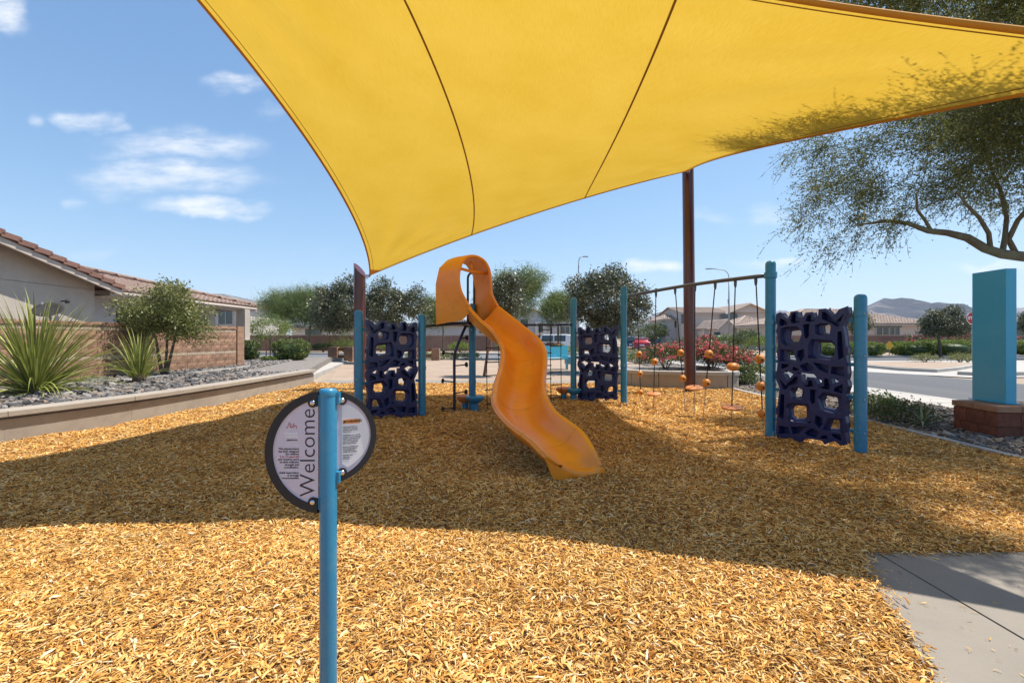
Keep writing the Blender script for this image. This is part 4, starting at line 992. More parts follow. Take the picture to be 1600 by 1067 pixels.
# horizontal rail from the left climbing wall past the tower to the small wall
rl = thing('overhead_rail', 'navy horizontal pipe running behind the slide between two climbing walls', 'rail')
m = M(); pp = [Vector((B_[0],B_[1],1.49)), Vector((-1.15,8.13,1.53)), Vector((-.727,8.50,1.535)), Vector((.2,9.1,1.55)), Vector((C_[0],C_[1],1.575))]
m.tube(cat_path([tuple(p) for p in pp], 6) if False else [cr_(pp, 4*i/24) for i in range(25)], .024, 12); m.obj('pipe', MT['navy_metal'], rl, True)
for x in np.linspace(2.35, 3.85, 6):
    p = cr_(pp, float(x)); m = M(); m.lathe([(.011,0),(.011,.008),(.005,.013)], p + Vector((0,-.024,.004)), 8, axis=(0,-1,.1)); m.obj('bolt', MT['steel'], rl)

# peg pole
pg = thing('peg_climber', 'navy bent climbing pole with alternating round pegs left of the teal centre post', 'peg pole', (gnd(710,643).x, gnd(710,643).y, 0)); p0 = Vector(pg.location)
pol = [Vector((p0.x,p0.y,-.1)), at(710,600,8.36), at(710,560,8.36), at(713,545,8.36), at(720,527,8.40), at(728,509,8.44)]
m = M(); m.tube([cr_(pol, 5*i/30)-p0 for i in range(31)], .025, 12); m.obj('pole', MT['navy_metal'], pg, True)
for (px, py, Y) in ((729.5,527.5,8.42),(692.5,551,8.36),(729,569.6,8.3),(691.5,595,8.36),(728.5,612,8.3),(691.5,638.5,8.36)):
    e = at(px, py, Y); pxx = 710 if py > 545 else 720; s = at(pxx, py + (2 if py < 630 else -1.5), 8.36); m = M(); m.tube([s-p0, e-p0], .011, 8); ax = (e-s).normalized()
    pe = m.obj('peg', MT['navy_metal'], pg, True); m = M(); m.lathe([(.012,-.03),(.034,-.022),(.046,-.006),(.046,.008),(.03,.018),(.01,.022)], e-p0, 16, axis=ax); m.obj('knob', MT['rubber'], pe, True)

# step pods on the centre posts
def pod(label, c, r, matn, stub=True):
    t = thing('step_pod', label, 'step', (c.x, c.y, 0)); m = M()
    m.lathe([(.05,-.085),(r*.55,-.075),(r*.85,-.03),(r,.012),(r*.97,.035),(r*.8,.045),(.03,.04)], (0,0,c.z), 28); m.obj('saucer', MT[matn], t, True)
    m = M(); m.lathe([(.058,-.1),(.056,c.z-.07)], (0,0,0), 20); m.obj('stem', MT['teal'], t, 40)
    return t
pod('teal step saucer on the centre post under the slide hood', Vector((-.66,8.52,.215)), .17, 'teal')
pod('faded orange step saucer beside the centre post under the slide hood', Vector((-.86,8.72,.20)), .17, 'orange_pod')
pod('teal step saucer at the foot of the post right of the rope net', Vector((1.27,9.72,.225)), .155, 'teal')
pod('faded orange step saucer just left of the rope net post', Vector((1.08,9.85,.23)), .17, 'orange_pod')

# hanging rope ladders
def net(label, xs, ytop, ypx, rungs):
    rp = []
    for px in xs:
        k = (px-800)/F; lo = 0.0; best = min((abs(cr_(pp, 4*i/400).x/cr_(pp, 4*i/400).y - k), i) for i in range(401))[1]; rp.append(cr_(pp, 4*best/400))
    t = thing('rope_ladder', label, 'rope ladder', (rp[0].x, rp[0].y, 0)); o = Vector(t.location)
    for p in rp:
        m = M(); m.tube([p-o, Vector((p.x,p.y,.8))-o, Vector((p.x+.01,p.y,.0))-o], .0085, 6); m.obj('rope', MT['rope'], t, True)
    for (i, j, py) in rungs:
        z = CZ + (HY-py)/F*rp[i].y; z2 = CZ + (HY-py)/F*rp[j].y
        a = Vector((rp[i].x, rp[i].y, z)); b = Vector((rp[j].x, rp[j].y, z)); m = M(); m.tube([a-o + (a-b).normalized()*.02, b-o + (b-a).normalized()*.02], .0105, 7); m.obj('rung', MT['black'], t, True)
net('black rope ladder hanging from the navy pipe just left of the slide chute', (760.6,779,800), 0, 0, [(0,1,543.5),(0,1,566),(0,1,587),(0,1,609),(0,1,631.5),(1,2,555),(1,2,577),(1,2,600),(1,2,622)])
net('black rope ladder between the slide chute and the tall teal post', (843.5,860,876.5), 0, 0, [(0,1,515),(0,1,531.5),(0,1,551.5),(0,1,571.5),(0,1,592.5),(0,1,613),(1,2,541),(1,2,561.5),(1,2,581.5),(1,2,602),(1,2,622)])

# ------------------------------------------------------------------ welcome sign
FONT = bpy.data.fonts[0] if len(bpy.data.fonts) else None
def text(name, body, size, loc, rot, matn, parent, align='CENTER', ext=.0004, off=0.0, sp=1.0):
    cu = bpy.data.curves.new(name, 'FONT'); cu.body = body; cu.size = size; cu.align_x = align; cu.align_y = 'CENTER'; cu.extrude = ext; cu.offset = off; cu.space_line = sp; cu.resolution_u = 3
    o = bpy.data.objects.new(name, cu); COL.objects.link(o); dg = bpy.context.evaluated_depsgraph_get(); dg.update()
    me = bpy.data.meshes.new_from_object(o.evaluated_get(dg)); bpy.data.objects.remove(o); me.materials.clear(); me.materials.append(MT[matn])
    r = bpy.data.objects.new(name, me); COL.objects.link(r); r.parent = parent; r.location = loc; r.rotation_euler = rot; return r
ws = thing('welcome_sign', 'round black-framed Welcome sign in two halves on a teal post in the foreground', 'sign', (-.65, 1.675, 0))
m = M(); m.lathe([(.0295,-.1),(.0295,1.105),(.028,1.112),(.024,1.118),(.001,1.120)], (0,0,0), 32); m.obj('post', MT['teal'], ws, 40)
m = M(); m.lathe([(.0302,1.095),(.0308,1.098),(.0308,1.110),(.0285,1.1165),(.0245,1.1205),(.001,1.1225)], (0,0,0), 32); m.obj('post_cap', MT['teal'], ws, 40)
def half_disc(R_, side, cz, y, w, th):      # C-shaped rim with lugs at its ends, and the printed face inside it
    n = 40; x0 = .030*side
    def arc(r, a0=90, a1=270):
        return [((r*math.cos(R(a)) * (1 if side < 0 else -1)), r*math.sin(R(a))) for a in np.linspace(a0, a1, n)]
    cut = lambda r: math.degrees(math.asin(min(1, .030/r)))
    a_o = cut(R_); a_i = cut(R_-w); outer = arc(R_, 90+a_o, 270-a_o)
    r2 = R_-w; a_n = math.degrees(math.asin(.034/r2)); inner = arc(r2, 90+a_n, 270-a_n); ztop = r2*math.cos(math.asin(.046/r2)) - .006
    m = M(); k = 4*n
    for (xo, zo), (xi, zi) in zip(outer, inner): m.v += [(xo, y-th/2, zo+cz), (xi, y-th/2, zi+cz), (xi, y+th/2, zi+cz), (xo, y+th/2, zo+cz)]
    m.f = [(i*4+q, i*4+(q+1) % 4, i*4+4+(q+1) % 4, i*4+4+q) for i in range(n-1) for q in range(4)] + [(0,1,2,3), tuple((n-1)*4+q for q in (3,2,1,0))]
    for s in (1, -1):
        zc = cz + s*(ztop-.003); m.lathe([(.0165,-th/2+.0002),(.0165,th/2-.0002)], (x0+side*.017, y, zc), 20, axis=(0,1,0)); m.box((x0+side*.010, y, zc+s*.006), (.020, th-.0006, .03)); m.box((x0+side*.017, y, zc+s*.011), (.033, th-.0010, .018))
    fr_ = m.obj('frame', MT['rubber'], ws, 30)
    vs, fs = curve_plate(arc(R_-w*.6, 90+cut(R_-w*.6), 270-cut(R_-w*.6)), [], -.003, .003, .0005)
    m = M(); m.add([(x, y - z, yy + cz) for x, yy, z in vs], fs); fc = m.obj('face', MT['sign_face'], ws, 30)
    for s in (1, -1):
        m = M(); m.lathe([(.0085,0),(.0095,.002),(.0085,.0045),(.005,.0065),(.001,.007)], (x0 + side*.017, y-th/2, cz + s*(ztop-.003)), 16, axis=(0,-1,0)); m.obj('bolt', MT['steel'], fr_, True)
    return fc
CZS = .9; f1 = half_disc(.215, -1, CZS, -.012, .027, .016)
cz2 = .947; f2 = half_disc(.166, 1, cz2, .012, .020, .016)
for c_, s_ in ((.905+.215, -1), (.9-.2, 1), (cz2+.13, 1), (cz2-.14, 1)): pass
for sd, zz in ((-1, CZS+.18), (-1, CZS-.18), (1, cz2+.14), (1, cz2-.14)):
    m = M(); m.box((sd*.028, -.004 if sd < 0 else .006, zz), (.022,.022,.04)); m.obj('clamp', MT['teal'], ws)
for o_ in (f2,) + tuple(q for q in ws.children if q.name.startswith('frame.')): o_.rotation_euler = (0,0,R(24))
fy = -.0155
text('lettering', 'Welcome', .078, (-.064, fy, CZS-.001), (R(90), R(-90), 0), 'sign_black', f1, off=-.0008)
# small print, right-aligned lines
yl = CZS + .012
for s, mt in (('This playstructure','sign_black'),('has been designed','sign_black'),('for children','sign_black'),('5 to 12 years old','sign_red'),('and requires users','sign_black'),('to have sufficient','sign_black'),('strength and','sign_black'),('coordination.','sign_black'),(None,0),('Adult supervision','sign_black'),('is strongly','sign_black'),('recommended.','sign_black')):
    if s: text('small_print', s, .0098, (-.0965, fy, yl), (R(90),0,0), mt, f1, 'RIGHT', off=.0001)
    yl -= .0093
text('small_print', 'landscape\nstructures', .0115, (-.124, fy, CZS+.062), (R(90),0,0), 'sign_white', f1, off=.0003, sp=.85)
text('small_print', 'playlsi.com', .0085, (-.121, fy, CZS+.043), (R(90),0,0), 'sign_black', f1, off=.0001)
m = M()
for k, pts in enumerate(([(0,0),(.006,-.004),(.009,.004),(.012,.016),(.015,.018),(.0155,.006),(.017,-.002)], [(.020,.012),(.019,.0),(.0215,-.004),(.026,.004),(.031,.014)], [(.031,.014),(.030,.002),(.027,-.003)], [(.031,.0),(.036,.006),(.039,.005),(.040,-.003),(.0415,-.006)])):
    m.tube([(-.143+x*.95, fy, CZS+.088+z*.95) for x, z in pts], .0008, 5)
m.obj('logo', MT['sign_red'], f1)
fy2 = .012-.0035
poly = [(.046,.108)] + [(.141*math.cos(R(a)), .128*math.sin(R(a))) for a in np.linspace(62, -62, 24)] + [(.046,-.098)]
poly = [(max(.046, x), z) for x, z in poly]
vs, fs = curve_plate(poly, [], -.0006, .0006, .0002); m = M(); m.add([(x, fy2 - z, yy + cz2) for x, yy, z in vs], fs); lbl = m.obj('label', MT['sign_label'], f2)
m = M(); m.box((.0785, fy2-.0012, cz2+.052), (.058,.001,.0155)); wb_ = m.obj('warning_bar', MT['sign_orange'], f2)
text('lettering', 'WARNING', .0125, (.084, fy2-.0022, cz2+.052), (R(90),0,0), 'sign_black', f2, off=.0003)
m = M(); m.add([(.050,fy2-.0022,cz2+.0475),(.058,fy2-.0022,cz2+.0475),(.054,fy2-.0022,cz2+.0565)], [(0,1,2)]); m.obj('warning_triangle', MT['sign_black'], f2)
yl = cz2+.033
for ln in ('Adult supervision is','required at all times','Surfaces may be hot','Check first.',None,'Installation over a hard','surface such as concrete','asphalt or packed earth','may result in serious','injury or death from','falls to the surface.',None,'Remove helmets and','drawstrings before','using equipment.','Avoid wet surfaces.',None,'Maintain your','play area','surfacing.'):
    if ln: text('small_print', ln, .0062, (.0495, fy2-.0010, yl), (R(90),0,0), 'sign_black', f2, 'LEFT')
    yl -= .0060

# ------------------------------------------------------------------ pylon on its block base
pyl = thing('monument_pylon', 'plain teal metal slab standing on a red block base at the right', 'pylon', (6.6, 6.55, 0))
prz = R(-4)
m = M(); m.box((.06,0,1.325), (.135,.50,1.80), prz); o = m.obj('slab_panel', MT['teal_panel'], pyl); b = o.modifiers.new('e', 'BEVEL'); b.width = .004; b.segments = 2
m = M(); m.box((.06,0,.429), (.19,.56,.014), prz); m.obj('base_flange', MT['teal_panel'], pyl)
bb = thing('block_plinth', 'low red split-face block plinth with tan caps under the teal pylon', 'plinth', (6.42, 6.42, 0), prz)
def blk(w, d, h, matn, seed):      # block seen from -X and -Y sides
    import bmesh
    me = bpy.data.meshes.new('block'); bm = bmesh.new(); bmesh.ops.create_cube(bm, size=1); bmesh.ops.subdivide_edges(bm, edges=bm.edges, cuts=2, use_grid_fill=True)
    rs = random.Random(seed)
    for v in bm.verts:
        inner = sum(abs(abs(c) - .5) < 1e-4 for c in v.co) == 1
        v.co.x *= w; v.co.y *= d; v.co.z *= h
        if inner: v.co *= 1 + rs.uniform(0, .04)
    bm.to_mesh(me); bm.free(); me.materials.append(MT[matn]); return me
z = -.04; k = 0
for ri in range(3):
    h = .188 if ri < 2 else .082; mt = 'redblock' if ri < 2 else 'cap'; ex = 0 if ri < 2 else .012
    # long side along y (5 blocks deep) and short side along x
    ys = [-.30,-.02,.26] if ri % 2 == 0 else [-.38,-.16,.12,.33]
    edges = [-.31,-.03,.25,.36] if ri % 2 == 0 else [-.31,-.13,.15,.36]
    if ri == 2: edges = [-.325,.03,.375]
    for a, b_ in zip(edges[:-1], edges[1:]):
        for xx0, xx1 in ((-.12-ex,.16),(.167,.46),(.467,.66+ex)):
            inst('block', blk(xx1-xx0, b_-a-.007, h-.007, mt, k), bb, ((xx0+xx1)/2, (a+b_)/2, z+h/2)); k += 1
    z += h

# ------------------------------------------------------------------ curved flower planter
fp = thing('flower_planter', 'curved beige concrete planter wall with pale cap behind the maroon mast', 'planter')
ppath = cat_path([(3.0,15.6),(2.95,14.4),(3.12,13.2),(3.7,12.5),(4.6,12.25),(5.62,12.15),(5.85,12.8),(5.95,14.5),(5.8,15.8)], 5)
for i in range(0, len(ppath)-1, 4):
    seg = ppath[i:i+5]; m = M(); m.strip(seg, -.10, .10, -.15, .345); m.obj('wall_panel', MT['concrete'], fp)
    m = M(); m.strip(seg, -.13, .13, .3455, .435); m.obj('cap', MT['kerb'], fp)
m = M(); m.prism([(p.x, p.y) for p in ppath], .1, .37); m.obj('soil', MT['bedsoil'], fp)
cols = ['bloom','bloom','bloom_m','bloom']
for i, (px, py, Y, rx, h, lab) in enumerate(((1040,0,14.2,.62,.70,'pink flowering bougainvillea, leftmost in the curved planter'),(1078,0,14.6,.6,.85,'pink flowering bougainvillea directly behind the maroon mast'),(1112,0,13.9,.62,.78,'pink flowering bougainvillea right of the maroon mast in the planter'),(1142,0,13.8,.50,.62,'coral pink flowering bush at the right end of the planter'))):
    shrub('bougainvillea', lab, ((px-800)/F*Y, Y, .37), rx*1.3, .7, h*1.12, 150, 26, .030, 'leaf_mid', 40+i, 'flowering shrub', 'bougainvilleas in the curved planter', bloom=(cols[(i+1) % 4], .030), nb=130 if i else 80, cr=.11)
shrub('low_shrub', 'low green spreading shrub at the right end of the curved planter', (6.35, 13.3, 0), .55, .5, .42, 60, 24, .028, 'leaf_mid', 55, cr=.08)

# ------------------------------------------------------------------ yuccas
def blade_mesh(L, w, bend, seed, fold=.25):
    rs = random.Random(seed); m = M(); k = 7; vs = []
    for i in range(k+1):
        t = i/k; ww = w*(.65 + 1.1*t*(1-t)*1.6)*(1 - t**4)*.8 + .0005; a = bend*t*t; x = L*t*math.cos(a*.6); z = -L*t*math.sin(a)*.7; y = math.sin(seed)*.03*L*t*t
        vs += [(x, y-ww/2, z + fold*ww), (x, y, z), (x, y+ww/2, z + fold*ww)]
    fs = []
    for i in range(k): fs += [(i*3, i*3+1, i*3+4, i*3+3), (i*3+1, i*3+2, i*3+5, i*3+4)]
    m.add(vs, fs); return m
YB = [mesh('leaf', blade_mesh(1.0, .048, b, i+1), MT['yucca'], True) for i, b in enumerate((.05,.15,.3,.5,.1,.7))]
def yucca(label, base, n, L, wsc, seed, spread=1.0):
    t = thing('yucca', label, 'yucca', base, group='yuccas in the left rock bed'); rs = random.Random(seed)
    for i in range(n):
        f = (i+.5)/n; el = R(88 - 82*spread*f**1.25 + rs.uniform(-7,7)); az = i*2.39996 + rs.uniform(-.25,.25); l = L*rs.uniform(.72,1.06)*(1 - .18*f); bi = rs.choice([0,1,2,4,2]) if f < .75 else rs.choice([2,3,5,3])
        inst('leaf', YB[bi], t, (.06*math.cos(az), .06*math.sin(az), .02+.05*(1-f)), (0, -el, az), (l, wsc*l*rs.uniform(.8,1.2), l))
    m = M(); m.lathe([(.09,-.05),(.13,.03),(.10,.14),(.03,.2)], (0,0,0), 12); m.obj('crown_base', MT['bark'], t, True)
    return t
yucca('huge spiky yellow-green yucca at the left edge in front of the brown block wall', (-8.05,8.0,.36), 215, 1.70, .5, 1)
yucca('smaller yucca right of the huge one in front of the leafy shrub', (-7.95,10.1,.36), 110, 1.15, .55, 2, .62)
def strap(p, q, rise, w):
    m = M(); k = 8; side = (q-p).cross(Vector((0,0,1))).normalized(); 
    for i in range(k+1):
        t = i/k; c = p.lerp(q, t) + Vector((0,0,rise*math.sin(math.pi*t))); ww = w*(1-t**3); m.v += [tuple(c-side*ww/2), tuple(c+side*ww/2+Vector((0,0,.004)))]
    m.f = [(i*2, i*2+1, i*2+3, i*2+2) for i in range(k)]; return m
fallen = thing('fallen_yucca_leaf', 'fallen yellow yucca leaf lying on the stones beside the retaining wall', 'leaf', (-7.4,8.35,.47)); strap(Vector((-.4,-.1,0)), Vector((.85,.25,.0)), .03, .03).obj('leaf', MT['yucca'], fallen)

# ------------------------------------------------------------------ trees and shrubs near by
def P2(px, Y, z=0): return ((px-800)/F*Y, Y, z)
# feathery tree leaning in from the right
bt = thing('palo_verde_tree', 'large feathery tree arching in from the right over the teal pylon', 'tree', (9.6, 7.3, 0)); bo = Vector((9.6,7.3,0))
lim = lambda L: [at(*p) - bo for p in L]
trk = [(0,0,-.1), (-.05,.0,.9), (-.25,-.05,1.9), at(1640,402,7.2)-bo]
main = lim([(1640,402,7.2),(1600,401,7.1),(1565,397,7.05),(1540,389,7.0),(1512,372,7.0),(1480,364,7.0),(1450,361,7.05),(1418,349,7.1),(1385,345,7.2),(1340,352,7.3)])
l2 = lim([(1566,396,7.05),(1570,372,7.1),(1573,340,7.15),(1564,300,7.2),(1550,268,7.3),(1540,235,7.4)])
l3 = lim([(1588,398,7.1),(1576,374,7.1),(1590,345,7.0),(1612,318,6.8),(1640,280,6.6)])
l4 = lim([(1548,392,7.0),(1545,365,6.9),(1530,340,6.8),(1512,322,6.6),(1495,300,6.4)])
l5 = lim([(1455,361,7.05),(1446,345,7.0),(1433,328,6.9),(1432,305,6.8)])
l6 = lim([(1640,402,7.2),(1700,330,7.6),(1740,230,8.2),(1740,120,8.8)])
l7 = lim([(1640,402,7.2),(1720,360,6.6),(1820,280,6.0),(1900,180,5.4)])
trunks = [(trk,[.20,.17,.13,.10]), (main,[.095,.075,.068,.062,.056,.046,.040,.032,.024,.012]), (l2,[.04,.034,.03,.026,.02,.014]), (l3,[.04,.036,.032,.026,.016]), (l4,[.034,.03,.026,.02,.012]), (l5,[.026,.022,.018,.012]), (l6,[.08,.06,.045,.02]), (l7,[.08,.06,.04,.02])]
rs = np.random.RandomState(8)
def bell(px, py, Y, rx, ry, rz): c = at(px, py, Y); return (c.x-bo.x, c.y-bo.y, c.z-bo.z, rx, ry, rz)
E1 = [(5.6-9.6,5.5-7.3,4.5,1.0,.8,.5),(6.1-9.6,6.6-7.3,5.2,1.2,.9,.5),(5.7-9.6,5.1-7.3,5.95,1.4,1.3,.40),(6.8-9.6,4.6-7.3,5.1,1.3,1.1,.8),(5.1-9.6,4.2-7.3,5.2,.7,.8,.35),(6.9-9.6,5.9-7.3,4.5,1.2,1.2,1.0),bell(1400,250,7.4,1.55,1.3,.95), bell(1300,225,7.6,.75,.9,.55), bell(1500,215,7.2,1.5,1.6,1.0), bell(1620,190,7.0,1.6,1.8,1.3), bell(1320,310,7.3,.85,.8,.50), bell(1400,370,7.2,.60,.6,.42), bell(1290,385,7.4,.35,.4,.28),
      bell(1560,120,7.6,1.7,1.6,1.3), bell(1780,200,7.3,2.0,2.2,1.6), bell(1560,40,8.6,2.0,1.5,1.5)]
Cc = np.vstack([crown_centres(E1, 500, rs, .25), crown_centres([(5.2-9.6,4.6-7.3,5.7,1.0,.9,.35),(6.3-9.6,5.4-7.3,5.3,1.1,1.0,.4),(7.0-9.6,4.3-7.3,5.1,1.1,.9,.4),(5.3-9.6,6.0-7.3,5.7,1.0,.9,.35),(7.2-9.6,6.4-7.3,4.9,1.2,1.0,.4),(8.2-9.6,5.0-7.3,4.6,1.1,1.0,.5)], 190, rs, .1), crown_centres([(4.5-9.6,5.4-7.3,5.5,.5,.9,.25),(4.3-9.6,6.8-7.3,5.6,.5,1.0,.25),(4.75-9.6,4.3-7.3,5.3,.5,.7,.25),(5.0-9.6,3.6-7.3,5.0,.5,.5,.25)], 90, rs, .1)])
inn_ = Cc[:,2] > 1.35 - 0*Cc[:,0]; Cc = Cc[inn_]
sk = skeleton(trunks, Cc[::2], .004, 5, wob=.12, rise=.10, rfac=.55, maxr=.028); sk.obj('trunk', MT['bark_green'], bt, True)
sprays('crown', Cc, 36, .40, 'leaf_fern', bt, 9, droop=.75, leaflets=8, lw=.0085, ll=.021, clump=.10, out_from=np.array([-.6,0,2.6]))
sel = Cc[rs.choice(len(Cc), 9)]; foliage('blossom', sel, 7, .03, .022, 'bloom_y', bt, 3, aspect=.8)
# leafy multi-stem shrub in front of the block wall
b_ = (-8.95,12.15,.36)
t = thing('leafy_shrub_tree', 'airy olive-green multi-stem shrub growing in front of the brown block wall', 'shrub', b_)
rs = np.random.RandomState(21)
EL = [(0,0,1.55,1.15,.9,.70),(-.55,.1,1.35,.65,.6,.5),(.65,0,1.3,.62,.6,.5),(.1,0,2.05,.6,.5,.35),(.9,0,.95,.3,.3,.25)]
C_c = crown_centres(EL, 260, rs, .25)
skeleton([([(0,0,-.1),(-.1,0,.4),(-.2,0,1.0)],[.05,.04,.025]), ([(0.05,0,-.1),(.2,0,.5),(.35,0,1.1)],[.045,.035,.02]), ([(0,.05,-.1),(.02,.1,.6),(.05,.1,1.3)],[.04,.03,.02])], C_c[::2], .004, 3, rfac=.6, maxr=.02).obj('trunk', MT['bark'], t, True)
foliage('crown', C_c, 55, .115, .036, 'leaf_olive', t, 4, aspect=.42, droop=.2)

# small plants in the right bed
shrub('low_shrub', 'dark green leafy ground shrub left of the red block plinth', (5.95,7.25,0), .42, .36, .34, 70, 26, .020, 'leaf_mid', 61, cr=.07)
shrub('low_shrub', 'bright yellow-green shrub just behind the foremost short teal post', P2(1366,8.1), .34, .35, .38, 50, 24, .022, 'leaf_bright', 62, cr=.07)
shrub('low_shrub', 'small green shrub behind the tall right teal post near the pavement', P2(1160,13.0), .3, .3, .3, 40, 20, .024, 'leaf_mid', 63, cr=.06)
def agave(label, base, n, L, seed):
    t = thing('agave_plant', label, 'spiky plant', base, group='spiky plants in the right rock bed'); rs = random.Random(seed)
    for i in range(n):
        el = R(75 - 60*i/n + rs.uniform(-8,8)); az = i*2.4; l = L*rs.uniform(.7,1.1); o = inst('leaf', AG[i % 3], t, (0,0,.02), (0,-el,az), (l,l*.9,l))
AG = [mesh('leaf', blade_mesh(1.0, .11, b, i+1), MT['agave'], True) for i, b in enumerate((.3,.6,.9))]
agave('pale spiky plant in front of the dark green ground shrub', (5.82,6.72,.03), 26, .34, 1)
agave('pale spiky plant beside the yellow-green shrub behind the short teal post', P2(1378,7.75), 20, .26, 2)
agave('pale spiky plant among the stones near the street pavement behind the rope bridge', P2(1200,12.5), 18, .3, 3)

# hedges, low plants of the left bed
def hedge(label, px, Y, z, rx, h, seed, matn='leaf_hedge', n=420, leaf=.026, group=None, ry=None, cat='hedge'):
    rs = np.random.RandomState(seed); t = thing('clipped_hedge', label, cat, P2(px, Y, z), group=group)
    d = unit(rs.randn(n, 3)); d = np.sign(d)*np.abs(d)**.72; d = d/np.maximum(1, np.linalg.norm(d, axis=1, keepdims=True)*.82)
    C = d*np.array([rx, ry or rx, h*.5])*(.9+.1*rs.rand(n,1)); C[:,2] += h*.5; C[:,:2] *= (.82 + .22*np.clip(C[:,2:3]/h, 0, 1)); C[:,2] = np.maximum(C[:,2], .03)
    foliage('foliage', C, 30, rx*.05, leaf, matn, t, seed); m = M()
    m.lathe([(rx*.35,0),(rx*.66,h*.25),(rx*.74,h*.55),(rx*.5,h*.74),(.01,h*.78)], (0,0,0), 14); m.obj('inner_twigs', MT['leaf_hedge'], t, True); return t
hedge('rounded clipped green bush, larger one left of the brown fence pillars', 455, 20.5, .30, .74, .95, 1, n=520)
hedge('clipped green bush partly hidden behind the stone porch column', 391, 20.5, .33, .40, .88, 2, n=300)
hedge('very low yellow-green clump between the two clipped bushes', 420, 19.6, .30, .30, .24, 3, 'leaf_bright', 90)

# trees behind the plaza
GT = 'dark-leaved trees beyond the climbing walls'
tree('dark_leaf_tree', 'dark glossy-leaved tree left of the maroon mast behind the left climbing wall', P2(566,25,0), (-8.2,25,2.0), [(*at(535,478,25),1.55,1.2,1.25),(*at(515,500,25),1.0,.8,.7),(*at(548,445,25),.8,.7,.5),(*at(500,470,25),.45,.4,.3)], 212, 71, .17, 0.068, 'leaf_dark', 'bark', 101, .09, group=GT, aspect=.36)
tree('dark_leaf_tree', 'dark glossy-leaved tree right of the maroon mast behind the left climbing wall', P2(612,25,0), (-6.3,25,2.0), [(*at(605,480,25),1.3,1.1,1.1),(*at(645,478,25),.85,.7,.75),(*at(595,452,25),.55,.5,.55),(*at(652,455,25),.35,.3,.4),(*at(665,500,25),.4,.4,.3)], 206, 71, .17, 0.068, 'leaf_dark', 'bark', 102, .09, group=GT, aspect=.36)
tree('dark_leaf_tree', 'slim dark-leaved tree with leaning trunk seen directly behind the slide', P2(756,16.3,0), (-.70,16.3,1.7), [(*at(782,470,16.4),.75,.6,.75),(*at(795,445,16.4),.45,.4,.4),(*at(765,500,16.4),.5,.5,.3)], 137, 62, .14, 0.053, 'leaf_dark', 'bark_orange', 103, .055, group=GT, aspect=.36)
tree('dark_leaf_tree', 'round dark tree with rust-brown branches behind the rope-and-ball bridge', P2(940,18,0), (3.4,18,1.15), [(*at(945,468,18),1.40,1.2,1.15),(*at(912,448,18),.75,.6,.55),(*at(965,430,18),.45,.45,.50),(*at(993,470,18),.62,.6,.7),(*at(960,505,18),1.1,.9,.5),(*at(895,485,18),.45,.5,.4)], 325, 80, .15, 0.052, 'leaf_dark', 'bark_orange', 104, .11, group=GT, aspect=.38)
tree('wispy_tree', 'pale wispy windblown tree rising behind and right of the slide hood', P2(790,30,0), (-.3,30,2.6), [(*at(800,462,30),1.6,1.3,1.3),(*at(828,440,30),1.0,.9,.8),(*at(770,470,30),.9,.8,.9)], 195, 34, .62, 0.035, 'leaf_pale', 'bark_green', 105, .09, 'spray', droop=.5)
tree('wispy_tree', 'pale green wispy tree left of the slide hood above the navy pipe', P2(692,32,0), (-4.65,32,2.2), [(*at(688,490,32),1.1,1.0,.8),(*at(670,480,32),.6,.6,.6)], 104, 30, .5, 0.035, 'leaf_pale', 'bark_green', 106, .07, 'spray', droop=.3)
tree('palo_verde_tree', 'broad light green palo verde tree beyond the cross street at the left', P2(479,43.5,0), (-18.5,43.5,2.6), [(*at(470,488,43.5),2.7,2,1.5),(*at(440,478,43.5),1.7,1.4,1.1),(*at(510,490,43.5),2.4,1.8,1.2),(*at(485,470,43.5),1.8,1.4,.9),(*at(535,508,43.5),1.5,1.2,.7)], 338, 37, .75, 0.043, 'leaf_pale', 'bark_green', 107, .16, 'spray', droop=-.35)
tree('young_tree', 'small yellow-green staked tree between the two clipped bushes', P2(422,27,.1), (-13.75,27,1.5), [(*at(422,512,27),1.25,1.0,.72),(*at(400,512,27),.75,.7,.6)], 110, 40, .17, .05, 'leaf_bright', 'bark', 108, .035, aspect=.3, droop=.4)
for px in (416, 430):
    c = P2(px, 26.8, 0); m = M(); m.tube([(c[0],c[1],-.1),(c[0],c[1],1.35)], .03, 7); tag(m.obj('tree_stake', MT['wood']), 'left rust-brown stake of the small yellow-green tree' if px == 416 else 'right rust-brown stake of the small yellow-green tree', 'stake', 'stakes of the young tree')
tree('wispy_tree', 'pale feathery tree left of the round dark tree, over the white car', P2(873,34,0), (3.3,34,2.3), [(*at(872,485,34),1.15,1.0,1.0),(*at(885,478,34),.7,.7,.7)], 117, 34, .55, 0.040, 'leaf_pale', 'bark', 109, .10, 'spray', droop=.2)
tree('dark_leaf_tree', 'dark rounded tree in front of the tiled house left of the teal pylon', P2(1470,34,0), (30.6,34,1.55), [(*at(1480,508,34),1.5,1.3,.75),(*at(1460,500,34),.9,.8,.7),(*at(1485,487,34),.6,.6,.5),(*at(1505,510,34),.55,.6,.6),(*at(1455,518,34),.7,.7,.4)], 237, 68, .16, 0.071, 'leaf_dark', 'bark', 110, .11, group=GT, aspect=.4)
tree('dark_leaf_tree', 'dark tree mostly hidden at the right edge beyond the teal pylon', P2(1625,32,0), (35.7,32,1.7), [(*at(1625,505,32),1.3,1.2,.9)], 112, 62, .17, 0.071, 'leaf_dark', 'bark', 111, .1, group=GT)
tree('dark_leaf_tree', 'dark tree peeking out behind the foremost short teal post in front of the tiled house', P2(1340,42,0), (30.6,42,2.0), [(*at(1342,505,42),.95,1.0,.9)], 87, 55, .17, 0.071, 'leaf_dark', 'bark', 112, .1, group=GT)
GF = 'green trees at the far end of the road'
